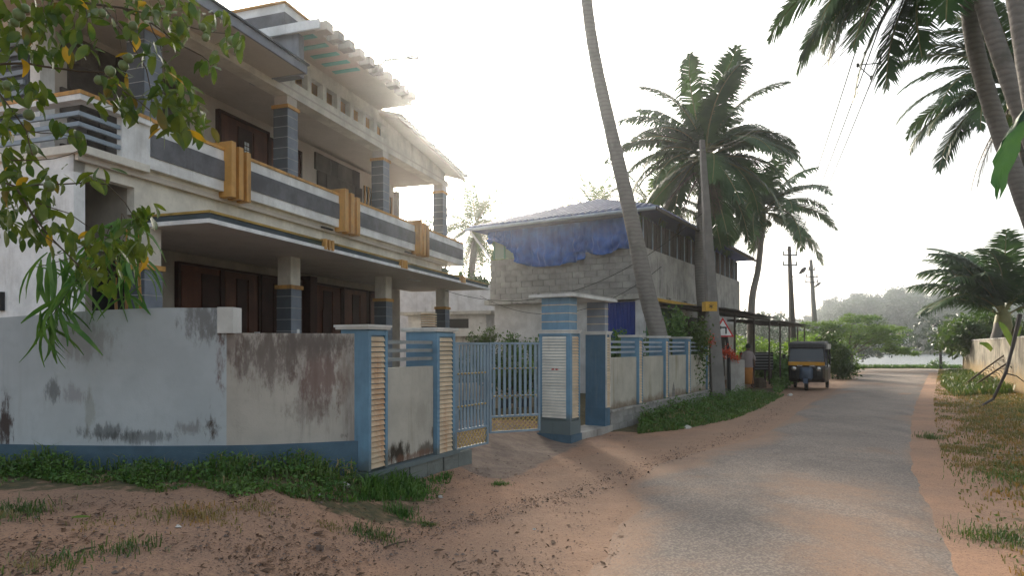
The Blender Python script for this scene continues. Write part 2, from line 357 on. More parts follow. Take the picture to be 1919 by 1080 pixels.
for q_ in Ld: SD[rngk] = np.minimum(SD[rngk], np.hypot(XX[rngk]-q_[0], YY[rngk]-q_[1]))
addattr(Gm, 'sandy', 1.5*(1-S(SD/1.5)))
nr, nc = 260, 60
L = resamp(Ledge, nr); R = resamp(Redge, nr); tt = np.linspace(0, 1, nc)[None, :, None]
G = L[:, None]*(1-tt)+R[:, None]*tt; RX, RY = G[..., 0], G[..., 1]
edge = np.minimum(tt[..., 0], 1-tt[..., 0])*np.hypot(*(L-R).T)[:, None]
RZ = g(RX, RY)+.022+.012*np.sin(math.pi*tt[..., 0])-.05*(1-S(edge/.6))
V = np.stack([RX.ravel(), RY.ravel(), RZ.ravel()], 1); I = np.arange(nr*nc).reshape(nr, nc)
Q = np.stack([I[:-1, :-1].ravel(), I[:-1, 1:].ravel(), I[1:, 1:].ravel(), I[1:, :-1].ravel()], 1)
m = N('worn_asphalt'); dc, dh = dirt_nodes(m)
vor = m.n('ShaderNodeTexVoronoi', feature='F1'); vor.inputs['Scale'].default_value = 62; m.l(m.pos, vor.inputs['Vector'])
n1 = m.noise(.5, detail=5); n5 = m.noise(60, detail=4, rough=.7)
c = m.mix(m.ramp(n1, .35, .65), (.28, .236, .20), (.35, .29, .24))
c = m.mix(m.ramp(vor.outputs['Color'], .25, .6, 0, .55), c, (.095, .084, .08)); c = m.mix(m.ramp(n5, .5, .7, 0, .7), c, (.33, .26, .21))
c = m.mix(m.ramp(m.noise(.55, detail=3), .54, .58, 0, .2), c, (.10, .092, .088))
c = m.mix(m.ramp(m.noise(1.3, sc3=(1, .35, 1), detail=6), .5, .72, 0, .5), c, (.115, .105, .10))
dd = m.n('ShaderNodeAttribute', attribute_name='dirt'); nn = m.noise(2.2, detail=8, rough=.7)
fd = m.math('ADD', dd.outputs['Fac'], m.math('MULTIPLY', m.math('SUBTRACT', nn, .5), 1.1))
fd = m.ramp(fd, .15, .95, 0, 1.); grit = m.ramp(n5, .40, .60, .55, 1.0)
c = m.mix(m.math('MULTIPLY', fd, grit), c, m.mix(m.ramp(nn, .4, .6), (.325, .212, .145), (.365, .232, .155)))
c = m.mix(m.math('MULTIPLY', m.ramp(m.noise(38, detail=5, rough=.75), .56, .66), m.math('MULTIPLY', fd, m.ramp(m.noise(1.7, detail=5), .42, .6, .25, .9))), c, (.11, .075, .06))
h = m.math('ADD', m.math('MULTIPLY', vor.outputs['Distance'], 1.), m.math('MULTIPLY', n5, .5))
m.bsdf(c, .85, m.bump(h, .8, .006), spec=.25); M['road'] = m.m
me = fastmesh('road', V, Q, M['road'], True)
eL = tt[..., 0]*np.hypot(*(L-R).T)[:, None]; eR = (1-tt[..., 0])*np.hypot(*(L-R).T)[:, None]; wv = smooth_noise(RX, RY, .35, 9)
D = np.maximum(1.3*(1-S(eL/(.9+.5*wv))), .8*(1-S(eR/(.5+.35*wv))))+.16
for (px, py, rx, ry, a) in [(1555,925,1.0,.8,.75),(1580,1010,.55,1.2,.85),(1600,1080,.5,1.0,.8),(1690,990,.9,1.3,.5),(1200,925,.55,.35,.8),(1130,985,.6,.5,.9),(1060,1060,.7,.7,.7),
                            (1300,900,.5,.3,.45),(1560,770,.8,.4,.2),(1640,850,.5,.4,.55),(1330,925,.3,.25,.5),(1150,880,.5,.3,.3),(1620,720,1.5,3,.7),(1450,860,.8,.3,.3),(1280,1075,.6,.35,.45),(1480,900,1.2,.5,.45)]:
    q = hit(px, py); D = np.maximum(D, a*np.exp(-((RX-q.x)/rx)**2-((RY-q.y)/ry)**2))
addattr(me, 'dirt', np.clip(D, 0, 1)); o = link('road', me); o['kind'] = 'structure'
# side road crossing at the end, beside the water
cx = np.linspace(-2, 70, 90); cy = np.linspace(0, 1, 12)[:, None]
A0 = 36.4+.02*cx+0*cy; CY = A0+cy*(6.6+.02*cx); CXX = cx+0*cy; CZ = g(CXX, CY)+.018+.02*np.sin(math.pi*cy)-.05*((cy < .05)|(cy > .95))
V = np.stack([CXX.ravel(), CY.ravel(), CZ.ravel()], 1); I = np.arange(CY.size).reshape(CY.shape)
Q = np.stack([I[:-1, :-1].ravel(), I[:-1, 1:].ravel(), I[1:, 1:].ravel(), I[1:, :-1].ravel()], 1)
me = fastmesh('lakeside_road', V, Q, M['road'], True); addattr(me, 'dirt', np.clip(.25+.6*(1-S(cy*2.2))+0*CXX, 0, 1)); o = link('lakeside_road', me); o['kind'] = 'structure'
m = N('lake_water'); nn = m.noise(.9, sc3=(.35, 1.6, 1), detail=5)
m.bsdf((.12, .14, .14), .3, m.bump(nn, 1., .6), spec=.8); M['water'] = m.m
w = MB(); w.quad((0, 46, -1), (320, 46, -1), (320, 225, -1), (0, 225, -1)); struct('lake_water', w, M['water'])

# ---------------------------------------------------------------- boundary wall, left
wl = [(-260, 6.9), (-120, 6.5), (0, 6.29), (100, 6.22), (200, 6.18), (300, 6.17), (425, 6.2)]
wr = [(425, 6.2), (500, 6.25), (590, 6.38), (671, 6.52)]
def P2(px, Y): return np.array([(px-CX)*Y/F, Y])
def wallstrip(pts, zt, zb, th=.16, off=0., sub=8):
    P = np.array([P2(*p) for p in pts]); d = np.r_[0, np.cumsum(np.hypot(*np.diff(P, axis=0).T))]
    t = np.linspace(0, d[-1], max(2, int(d[-1]*sub))); X = np.interp(t, d, P[:, 0]); Y = np.interp(t, d, P[:, 1])
    T = np.gradient(np.stack([X, Y], 1), axis=0); T /= np.linalg.norm(T, axis=1)[:, None]; Nn = np.stack([T[:, 1], -T[:, 0]], 1)
    b = MB(); n = len(t)
    zt = np.interp(t/d[-1], np.linspace(0, 1, len(zt)), zt) if hasattr(zt, '__len__') else np.full(n, zt)
    for i in range(n):
        f = np.array([X[i], Y[i]])+Nn[i]*off; k = np.array([X[i], Y[i]])-Nn[i]*th
        b.v += [(*f, zb), (*f, zt[i]), (*k, zt[i]), (*k, zb)]
    for i in range(n-1):
        a = 4*i; b.f += [(a, a+4, a+5, a+1), (a+1, a+5, a+6, a+2), (a+2, a+6, a+7, a+3)]
    b.f += [(0, 1, 2, 3), (4*n-1, 4*n-2, 4*n-3, 4*n-4)]; return b
def wp(px, py, Y): q = px2(px, py, Y); return (q.x, q.y, q.z)
bl = [(*wp(95, 732, 6.2), .10, .16, .6, DK), (*wp(140, 740, 6.2), .16, .12, .35, (.12,.08,.09)), (*wp(3, 800, 6.25), .12, .35, .95, (.05,.03,.025)), (*wp(255, 820, 6.15), .5, .08, .55, DK),
      (*wp(200, 812, 6.15), .35, .10, .6, DK), (*wp(388, 800, 6.1), .12, .28, 1., (.05,.03,.02)), (*wp(150, 640, 6.2), .4, .25, .45, (.2,.17,.16)), (*wp(380, 600, 6.15), .25, .25, .7, (.10,.09,.085)),
      (*wp(410, 690, 6.15), .07, .55, .75, (.13,.06,.05)), (*wp(430, 600, 6.2), .1, .25, .6, (.12,.11,.10)), (*wp(170, 770, 6.2), .07, .3, .4, (.2,.2,.15)), (*wp(350, 805, 6.15), .2, .1, .5, (.12,.1,.09))]
M['wallL'] = paint('whitewash_blueish', (.43, .47, .50), rough=.85, var=.10, scale=1.2, bump=.2, stain=(.27, .27, .27), samt=.35, thresh=.5, blobs=bl)
br = [(*wp(600, 700, 6.35), .30, .5, .75, (.15,.085,.075)), (*wp(500, 670, 6.2), .40, .35, .75, (.13,.10,.09)), (*wp(560, 650, 6.3), .7, .2, .8, (.16,.135,.12)), (*wp(645, 700, 6.45), .12, .5, .5, (.22,.17,.14)),
      (*wp(580, 770, 6.3), .3, .15, .5, (.17,.14,.12)), (*wp(432, 640, 6.2), .15, .3, .6, (.14,.1,.09)), (*wp(600, 640, 6.35), .5, .15, .7, (.13,.11,.1)), (*wp(647, 818, 6.45), .06, .05, .9, (.06,.035,.03))]
M['wallR'] = paint('weathered_whitewash', (.44, .41, .37), rough=.9, var=.15, scale=1.5, bump=.35, stain=(.13, .10, .09), samt=.6, thresh=.46, blobs=br)
bw = thing('boundary_wall', 'long curved whitewashed compound wall with blue plinth and brown water stains', 'wall', (-3.2, 6.2, .4))
part('wall_panel', wallstrip(wl, [1.80, 1.82, 1.83, 1.86, 1.90, 1.94, 1.965, 1.965], .2), M['wallL'], bw, label='bluish white higher part')
part('wall_panel', wallstrip(wr, 1.722, .2, th=.14), M['wallR'], bw, label='lower part with brown stains')
e = MB(); q0 = P2(412, 6.17); q1 = P2(439, 6.19)
e.box8([(q0[0], q0[1]-.03, .64), (q1[0], q1[1]-.03, .64), (q1[0], q1[1]+.17, .64), (q0[0], q0[1]+.17, .64), (q0[0], q0[1]-.03, 1.968), (q1[0], q1[1]-.03, 1.968), (q1[0], q1[1]+.17, 1.968), (q0[0], q0[1]+.17, 1.968)])
e = MB(); e.box((q1[0]-.07, q1[1]+.062, 1.845), (.15, .2, .25)); part('end_block', e, M['cap'], bw)
part('plinth_band', wallstrip(wl+wr[1:], .632, .1, th=.1, off=.035), M['band_blue'], bw)

# ---------------------------------------------------------------- louvred fence pillars, left section and gate
FL = Fr((-1.465, 6.44), (.4517, .8922), (.8922, -.4517))     # u along the fence away from camera, w towards the road
def slats(parent, fr, fixed, lo, hi, axis_, z0, z1, pitch, mat, depth=.03, side=1):
    """louvre slats as parts; axis_ 'a': face lies along a at b=fixed; axis_ 'b': face lies along b at a=fixed; side = outward sign"""
    n = int(round((z1-z0)/pitch)); pitch = (z1-z0)/n; cen = fr.P((lo+hi)/2 if axis_ == 'a' else fixed, fixed if axis_ == 'a' else (lo+hi)/2, 0)
    me = None
    for i in range(n):
        z = z0+i*pitch
        if me is None:
            b = MB(); t = pitch*.84
            def pt(s_, d, zz):
                q = fr.P(s_, fixed+d*side, zz) if axis_ == 'a' else fr.P(fixed+d*side, s_, zz); return (q[0]-cen[0], q[1]-cen[1], zz)
            lo2, hi2 = lo, hi
            b.box8([pt(lo2, .001, 0), pt(hi2, .001, 0), pt(hi2, depth, 0), pt(lo2, depth, 0), pt(lo2, .001, t), pt(hi2, .001, t), pt(hi2, depth*.3, t), pt(lo2, depth*.3, t)])
            me = mesh_of('slat', b.v, b.f, mat)
        link('slat', me, parent, (cen[0], cen[1], z+random.uniform(-.001, .001)))
def louvre_pillar(label, fr, a0, wd, bd, zb, zt, pitch, capov=.05, name='fence_pillar', group=None, slm='slat', cat='pillar', sideslm=None):
    t = thing(name, label, cat, fr.P(a0+wd/2, -bd/2, zb-.02), group)
    b = MB(); b.fb(fr, a0, a0+wd, -bd, 0, zb, zt); part('shaft', b, M['blue'], t)
    fw = wd*.13; b = MB()
    b.fb(fr, a0+.001, a0+fw, 0, .03, zb, zt-.012); b.fb(fr, a0+wd-fw, a0+wd-.001, 0, .03, zb, zt-.012)
    b.fb(fr, a0+fw, a0+wd-fw, 0, .026, zt-.06, zt-.012); part('frame', b, M['blue'], t)
    slats(t, fr, 0, a0+fw+.004, a0+wd-fw-.004, 'a', zb+.02, zt-.065, pitch, M[slm])
    b = MB(); b.fb(fr, a0-capov*.6, a0+wd+capov*.4, -bd-capov, .05, zt, zt+.035); b.fb(fr, a0-capov*.6-.012, a0+wd+capov*.4+.012, -bd-capov-.012, .062, zt+.022, zt+.047)
    part('cap', b, M['cap'], t); return t
a2 = FL.a_of(816)
louvre_pillar('blue pillar with cream louvres where the stained white wall ends', FL, 0, .31, .33, .33, 1.765, .054, name='gate_pillar')
louvre_pillar('blue pillar with cream louvres holding the left gate leaf', FL, a2, FL.a_of(850)-a2, .42, .30, 1.765, .054, name='gate_pillar')
p = thing('fence_panel', 'stained cream wall panel with three weathered rails between the two near louvred pillars', 'fence', FL.P(.9, -.1, .02))
blp = [(*FL.P(.55, 0, .42), .28, .16, 1., (.045,.035,.025)), (*FL.P(1.1, 0, .40), .25, .10, .8, (.07,.055,.04)), (*FL.P(1.25, 0, .55), .08, .16, .8, (.06,.05,.035)), (*FL.P(.8, 0, .36), .6, .06, .7, (.16,.08,.05)), (*FL.P(1.0, 0, .8), .2, .25, .4, (.28,.27,.23))]
M['panel'] = paint('stained_cream_panel', (.44, .425, .375), rough=.85, var=.12, bump=.25, stain=(.22, .20, .15), samt=.45, blobs=blp)
M['panel2'] = paint('far_cream_panel', (.44, .42, .36), rough=.85, var=.14, bump=.25, stain=(.20, .17, .08), samt=.6, thresh=.46, bottom=(.25, .6, (.16, .11, .07)))
b = MB(); b.fb(FL, .325, a2-.012, -.13, -.02, .33, 1.36); part('panel', b, M['panel'], p)
for z in (1.43, 1.525, 1.617):
    b = MB(); b.fb(FL, .312, a2-.002, -.085, -.035, z, z+.038); part('rail', b, M['railw'], p)
b = MB(); b.fb(FL, -.02, a2+.46, -.45, .06, .27, .318); part('ledge', b, M['blue'], p)
for i in range(6):
    b = MB(); a = .02+i*.34; b.fb(FL, a, a+.322, -.4, .035-.008*(i % 2), -.08, .262); part('block', b, M['block'], p)
# gate leaves
def gate_leaf(label, A, B, z0, z1, flip):
    A = np.array(A); B = np.array(B); d = B-A; Ln = float(np.hypot(*d)); u = d/Ln; fr = Fr(A, u, (u[1], -u[0]))
    t = thing('gate_leaf', label, 'gate', (*((A+B)/2), z0), 'open metal gate leaves')
    b = MB(); b.fb(fr, 0, .035, -.02, .02, z0, z1); b.fb(fr, Ln-.035, Ln, -.02, .02, z0, z1)
    for z in (z0, z0+.235, z1-.03): b.fb(fr, .036, Ln-.036, -.018, .018, z, z+.03)
    part('gate_frame', b, M['gate'], t)
    n = 9; me = None
    for i in range(n):
        a = .035+(i+.5)*(Ln-.07)/n
        b = MB(); b.fb(fr, a-.021, a+.021, -.007, .007, z0+.266, z1-.032); part('slat', b, M['gate'], t)
        for z in (z0+.56, z0+.98):
            k = MB(); q = fr.P(a, .0, z); k.lathe(q, [(0, -.014), (.011, -.01), (.014, 0), (.011, .01), (0, .014)], 8); 
            k2 = MB(); c1 = fr.P(a, .012, z); c2 = fr.P(a, -.012, z)
            for cc in (c1, c2): k2.lathe(cc, [(.0, -.014), (.012, -.009), (.015, 0), (.012, .009), (.0, .014)], 8)
            part('stud', k2, M['lattice'], t)
    for z in (z0+.56, z0+.98):
        b = MB(); b.fb(fr, .036, Ln-.036, -.004, .004, z-.008, z+.008); part('crossbar', b, M['gate'], t)
    b = MB(); h = .205; st = .075                                  # diagonal lattice
    for s_ in (1, -1):
        a = -h
        while a < Ln:
            p0, p1 = (a, 0), (a+h, h)
            if s_ < 0: p0, p1 = (a, h), (a+h, 0)
            def cl(p, q):
                if p[0] < .036: f = (.036-p[0])/(q[0]-p[0]); p = (.036, p[1]+(q[1]-p[1])*f)
                return p
            if a+h > .05 and a < Ln-.05:
                x0, y0 = cl(p0, p1); x1, y1 = p1
                if x1 > Ln-.036: f = (Ln-.036-x0)/(x1-x0); x1, y1 = Ln-.036, y0+(y1-y0)*f
                zc = z0+.03; bb = .006*s_; w_ = .008
                b.box8([fr.P(x0-w_, bb-.003, zc+y0), fr.P(x0+w_, bb-.003, zc+y0), fr.P(x0+w_, bb+.003, zc+y0), fr.P(x0-w_, bb+.003, zc+y0),
                        fr.P(x1-w_, bb-.003, zc+y1), fr.P(x1+w_, bb-.003, zc+y1), fr.P(x1+w_, bb+.003, zc+y1), fr.P(x1-w_, bb+.003, zc+y1)])
            a += st
    part('lattice', b, M['lattice'], t)['kind'] = 'stuff'
    b = MB(); b.fb(fr, .036, Ln-.036, -.0095, -.0085, z0+.03, z0+.236)
    return t
gate_leaf('left gate leaf of blue metal slats hinged on the near pillar', (-.735, 8.12), (-.335, 8.76), .255, 1.64, 0)
gate_leaf('right gate leaf of blue metal slats swung inward by the tiled gatehouse pillar', (-.345, 9.66), (.435, 10.02), .27, 1.648, 1)

# ---------------------------------------------------------------- pedestrian gatehouse with two pillars and a slab, then the far fence
FR = Fr((.945, 10.5), (.533, .846), (.846, -.533))           # a along the road, b towards the road
gh = thing('gatehouse', 'pair of tall blue tiled gate pillars under one flat slab beside the driveway', 'gate', FR.P(.8, -.25, 0))
def gpil(a0, a1, b0, b1, zb, near):
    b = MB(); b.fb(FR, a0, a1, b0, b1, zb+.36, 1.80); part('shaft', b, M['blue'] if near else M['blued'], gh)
    b = MB(); b.fb(FR, a0-.03, a1+.03, b0-.03, b1+.03, 1.801, 1.84); b.fb(FR, a0-.045, a1+.045, b0-.045, b1+.045, 1.841, 1.862); part('cornice', b, M['cap'], gh)
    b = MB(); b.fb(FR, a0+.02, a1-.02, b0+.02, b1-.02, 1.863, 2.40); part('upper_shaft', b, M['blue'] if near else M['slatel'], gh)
    for z in (1.99, 2.13, 2.27):
        b = MB(); b.fb(FR, a0+.015, a1-.015, b0+.015, b1-.015, z, z+.014); part('groove_line', b, M['slat'], gh)
b0, b1 = -.56, 0
gpil(0, .33, b0, b1, 0, True); gpil(1.43, 1.62, -.40, 0, .1, False)
# plinth tiles of the near pillar
for (x0, x1) in ((-.562, -.30), (-.295, .025)):
    b = MB(); b.fb(FR, -.025, .355, x0, x1, .13, .355); part('tile', b, M['blue'], gh)
b = MB(); b.fb(FR, -.035, .365, -.60, .045, -.05, .128); part('base', b, M['band_blue'], gh)
b = MB(); b.fb(FR, .34, 1.70, -.42, .03, -.05, .12); part('step', b, M['conc'], gh)
b = MB(); b.fb(FR, 1.42, 1.64, -.40, .0, .121, .46); part('base', b, M['blued'], gh)
# louvre faces: near pillar camera-left face (a=0, along b) and road face (b=0)
slats(gh, FR, 0, b0+.055, b1-.055, 'b', .40, 1.76, .0485, M['slatw'], side=-1)
b = MB(); b.fb(FR, -.028, -.001, b0, b0+.05, .36, 1.80); b.fb(FR, -.028, -.001, b1-.05, b1+.028, .36, 1.80); b.fb(FR, -.026, -.001, b0+.05, b1-.05, 1.765, 1.80); part('frame', b, M['blue'], gh)
slats(gh, FR, 0, .045, .285, 'a', .40, 1.76, .0485, M['slat'], side=1)
b = MB(); b.fb(FR, .001, .04, .001, .028, .36, 1.80); b.fb(FR, .29, .329, .001, .028, .36, 1.80); part('frame', b, M['blue'], gh)
slats(gh, FR, 1.62, -.34, -.06, 'b', .5, 1.76, .0485, M['slat'], side=1) if False else None
slats(gh, FR, 0, 1.455, 1.60, 'a', .46, 1.76, .0485, M['slat'], side=1)
b = MB(); b.fb(FR, 1.43, 1.45, .001, .026, .46, 1.80); b.fb(FR, 1.603, 1.62, .001, .026, .46, 1.80); part('frame', b, M['cap'], gh)
b = MB(); b.fb(FR, .36, .40, -.52, -.05, .13, 1.8); part('door_post', b, M['blued'], gh)
b = MB(); b.fb(FR, -.12, 1.70, b0-.15, .12, 2.401, 2.45); part('roof_slab', b, M['cap'], gh)
b = MB(); b.fb(FR, -.10, 1.68, b0-.13, .10, 2.451, 2.475); part('slab_top', b, M['conc'], gh)
# small flower emblem on the louvres
b = MB(); q = FR.P(-.034, -.26, 1.21)
for k in range(7):
    a = math.pi*(k/6); r = .045; dx, dz = math.cos(a)*r*1.6, math.sin(a)*r*.7
    P0 = np.array(FR.P(-.034, -.26+dx*.3, 1.20)); P1 = np.array(FR.P(-.034, -.26+dx, 1.20+dz)); sd_ = np.array([0, 0, .008])
    b.quad(P0-sd_, P1-sd_*.3, P1+sd_*.3, P0+sd_)
part('emblem', b, M['red'], gh)
for i in range(4):
    a1 = [3.27, 4.92, 6.60, 8.37][i]; w_ = .24
    louvre_pillar(['blue louvred fence pillar nearest to the tall gatehouse', 'second blue louvred fence pillar beyond the gatehouse', 'third blue louvred fence pillar beyond the gatehouse', 'last blue louvred fence pillar next to the concrete pole'][i],
                  FR, a1-w_, w_, .36, .40, 1.77, .056, name='fence_pillar', group='fence pillars along the road')
    prev = [1.62, 3.27, 4.92, 6.60][i]
    p = thing('fence_panel', ['cream fence panel with green moss streak next to the gatehouse', 'cream fence panel with brown stained foot, second from the gatehouse', 'cleanest cream fence panel, third from the gatehouse', 'narrow farthest cream fence panel near the concrete pole'][i], 'fence', FR.P((prev+a1)/2, -.1, 0), 'cream wall panels of the far fence')
    b = MB(); b.fb(FR, prev+.012, a1-w_-.004, -.14, -.02, .40, 1.37); part('panel', b, M['panel2'], p)
    for z in (1.45, 1.55, 1.65):
        b = MB(); b.fb(FR, prev+.002, a1-w_-.002, -.10, -.05, z, z+.04); part('rail', b, M['rail'], p)
    b = MB(); b.fb(FR, prev+.02, a1+(.02 if i < 3 else .05), -.2, .05, .36, .396); part('ledge', b, M['conc'], p)
    for r in range(3):
        x = prev+.02-(.2 if r % 2 else 0)
        while x < a1+.02:
            x0 = max(x, prev+.02); x1 = min(x+.40, a1+.02)
            if x1-x0 > .03: b = MB(); b.fb(FR, x0+.004, x1-.004, -.2, .02+random.uniform(-.006, .006), .005+r*.118-.05*(r == 0), .115+r*.118+.003); part('block', b, M['cblock'], p)
            x += .40
    b = MB(); b.fb(FR, prev+.03, a1, -.19, .004, -.15, .355); part('mortar', b, M['mossc'], p)
# ---------------------------------------------------------------- the two storey house
H = Fr((-4.86, 11.0), (.309, .951), (.951, -.309))
hs_ = thing('house', 'large two storey cream house with blue grey bands, gold fins and a pillared porch', 'house', H.P(3, -3, .4))
def hp(name, mat, *boxes, **k):
    b = MB()
    for q in boxes: b.fb(H, *q)
    return part(name, b, M[mat], hs_, **k)
AL = -2.72; AR = 9.45
hp('plinth', 'slate', (AL+.05, AR, -7, .12, -.2, .5))
# porch slab with its trims
pa0, pa1, pb = -1.72, 9.7, 1.2
hp('porch_slab', 'soffit', (pa0, pa1, -1.44, pb, 3.33, 3.37))
hp('porch_fascia', 'white', (pa0-.03, pa1+.03, pb, pb+.03, 3.325, 3.385), (pa0-.03, pa0, -.1, pb, 3.325, 3.385))
hp('porch_band', 'band', (pa0+.02, pa1, -.05, pb-.02, 3.371, 3.475))
hp('porch_trim', 'goldd', (pa0, pa1+.02, -.05, pb+.005, 3.476, 3.51))
for a in (.98, 3.9, 7.4):                              # little gold brackets of three ribs on the porch edge
    o_ = None
    for k in range(3):
        q = a+k*.11; hp('bracket_rib', 'gold', (q, q+.055, pb-.05, pb+.06, 3.345, 3.53))
# wall between porch slab and balcony, recess frame
hp('front_wall', 'cream', (-1.80, 9.0, -.22, -.08, 3.512, 4.13), (AL, -1.80, -.22, -.08, 3.90, 4.13))
hp('side_wall', 'white', (AL, AL+.16, -7, -.08, .5, 4.13))
hp('recess_wall', 'beige', (AL+.16, -1.40, -1.5, -1.4, .5, 4.1), (-1.80, -1.66, -1.4, -.22, 3.0, 4.1))  # beige darker than the front walls paints the recess shadow
b = MB(); b.fb(H, AL+.17, -1.75, -1.39, -.8, 2.95, 3.05); part('window_hood', b, M['fascia'], hs_)
for i, (a0, a1) in enumerate(((-2.45, -1.85),)):
    w = hp('window', 'slate', (a0, a1, -1.399, -1.36, 1.7, 2.85))
    for k in range(5):
        b = MB(); z = 1.8+k*.21; b.fb(H, a0, a1, -1.355, -1.32, z, z+.05); part('bar', b, M['rail'], w)
b = MB(); b.fb(H, AL-.10, AL-.001, -1.66, -1.46, 2.15, 2.32); part('meter_box', b, M['goldd'], hs_)
b = MB(); b.fb(H, AL-.06, AL-.002, -1.45, -1.36, 2.08, 2.34); part('meter_box', b, M['iron'], hs_)
# columns: ground and upper
for i, a in enumerate((-1.82, 1.50, 5.20, 8.80)):
    w_ = .30
    c = hp('column', 'cream', (a, a+w_, -.18, .12, .5, 3.328), label=None)
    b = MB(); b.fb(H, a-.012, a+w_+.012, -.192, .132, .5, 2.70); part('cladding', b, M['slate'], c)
    b = MB(); b.fb(H, a+.0, a+w_+.01, .1325, .137, .5, 2.70); part('lit_front_cladding', b, M['slatel'], c)  # paler slate copy puts the lit front face into the colour
    b = MB(); b.fb(H, a-.04, a+w_+.04, -.22, .165, 2.701, 2.775); part('capital', b, M['gold'], c)
    for k in range(9):
        b = MB(); z = .75+k*.225; b.fb(H, a-.016, a+w_+.016, -.196, .1405, z, z+.010); part('joint', b, M['line'], c)
for i, a in enumerate((-1.75, 1.50, 5.20, 8.80)):
    w_ = .30
    c = hp('upper_column', 'soffit', (a, a+w_, -.26, .04, 4.2, 6.47))
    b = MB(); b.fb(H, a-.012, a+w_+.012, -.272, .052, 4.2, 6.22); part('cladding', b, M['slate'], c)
    b = MB(); b.fb(H, a+.0, a+w_+.01, .0525, .057, 4.2, 6.22); part('lit_front_cladding', b, M['slatel'], c)  # lighter slate sheet paints the light on the upper column front
    b = MB(); b.fb(H, a-.04, a+w_+.04, -.30, .085, 6.221, 6.285); part('capital', b, M['gold'], c)
    for k in range(9):
        b = MB(); z = 4.42+k*.205; b.fb(H, a-.016, a+w_+.016, -.276, .0605, z, z+.010); part('joint', b, M['line'], c)
# ground floor back wall, wood doors
hp('back_wall', 'beige', (-1.66, AR-.6, -1.62, -1.5, .5, 3.33), (AL+.16, AR-.5, -7, -6.9, .5, 6.4), (AR-.6, AR-.45, -7, -1.5, .5, 6.4))
hp('doorway_dark_sheet', 'dark', (-1.5, -.72, -1.5, -1.47, .5, 3.0))  # thin near-black sheet paints the shade inside the doorway
def door(a0, a1, z0, z1, n, win=False, mat='wood', b0=-1.5, lab=None):
    d = hp('door', mat, (a0, a1, b0, b0+.06, z0, z1), label=lab)
    s_ = (a1-a0)/n
    for k in range(n):
        x0, x1 = a0+k*s_+.03, a0+(k+1)*s_-.03
        b = MB(); b.fb(H, x0, x1, b0+.061, b0+.085, z0+.12, z0+(z1-z0)*.42); part('door_panel', b, M['wood' if k % 2 else mat], d)
        b = MB(); b.fb(H, x0, x1, b0+.061, b0+.085, z0+(z1-z0)*.48, z1-.12); part('door_panel', b, M['woodd' if k % 2 else mat], d)
    b = MB(); b.fb(H, a0-.05, a0, b0, b0+.1, z0, z1+.05); b.fb(H, a1, a1+.05, b0, b0+.1, z0, z1+.05); b.fb(H, a0, a1, b0, b0+.1, z1, z1+.05); part('door_frame', b, M['woodd'], d)
    return d
door(.35, 1.35, .5, 3.1, 2); door(1.45, 2.45, .5, 3.1, 3, lab='dark carved double door'); door(2.6, 3.9, .5, 3.1, 4, mat='woodd')
hp('pilaster', 'woodd', (3.98, 4.25, -1.5, -1.2, .5, 3.25))
d = door(4.4, 5.6, .5, 3.1, 3); door(5.75, 6.9, .5, 3.1, 3, mat='wood'); door(7.1, 8.0, .5, 3.1, 2)
b = MB(); b.fb(H, 4.75, 5.05, -1.41, -1.38, 1.9, 2.5); part('notice_board', b, M['red'] if False else M['woodd'], hs_)
for a, z in ((2.3, 1.75), (4.65, 1.75)):
    b = MB(); b.fb(H, a, a+.16, -1.405, -1.385, z, z+.14); part('switch_box', b, M['white'], hs_)
b = MB(); b.fb(H, 1.66, 1.72, .141, .16, 1.8, 1.92); part('switch_box', b, M['white'], hs_)
# porch ceiling lamp seen as a thin fitting
hp('ceiling_light', 'white', (5.9, 6.5, .35, .45, 3.305, 3.328))
# balcony slab, parapet, fins
hp('balcony_slab', 'cream', (AL, 9.3, -6.9, -.005, 4.131, 4.2))
aP = H.a_of(272); aE = H.a_of(862)
hp('balcony_edge', 'cream', (AL-.06, aP, -.004, .10, 4.13, 4.235), (AL-.06, AL-.001, -3, -.004, 4.13, 4.235))
fins = [(H.a_of(429, .2), H.a_of(469, .2)), (H.a_of(643, .2), H.a_of(674, .2)), (H.a_of(784, .2), H.a_of(804, .2))]
segs = [(aP, fins[0][0]), (fins[0][1], fins[1][0]), (fins[1][1], fins[2][0]), (fins[2][1], aE)]
for a0, a1 in segs:
    p_ = hp('parapet', 'white', (a0, a1, 0, .10, 4.19, 4.875))
    b = MB(); b.fb(H, a0, a1, .101, .118, 4.365, 4.70); part('grey_stripe', b, M['grey'], p_)
    b = MB(); b.fb(H, a0-.0, a1+.0, -.02, .125, 4.876, 4.925); part('coping', b, M['gold'], p_)
for a0, a1 in fins:
    w_ = (a1-a0)/5
    p_ = hp('parapet', 'white', (a0, a1, 0, .10, 4.19, 4.875))
    for k in range(3):
        b = MB(); top = (5.03, 4.99, 4.96)[k]; b.fb(H, a0+2*k*w_, a0+(2*k+1)*w_, -.03 if k else -.12, .26-.02*k, 4.10, top); part('fin', b, M['gold'], hs_)
    b = MB(); b.fb(H, a0+w_, a1-w_, .101, .14, 4.12, 4.93); part('fin_back', b, M['gold'], hs_)
hp('parapet_end', 'white', (aE, aE+.1, -1.4, .10, 4.19, 4.875))
hp('ledge_shadow_strip', 'soffit', (AL, 9.2, -.06, .0, 4.05, 4.129))
for a in (fins[1][0]-.55, fins[2][0]-.45): hp('drain_spout', 'iron', (a, a+.4, .02, .06, 4.09, 4.12))
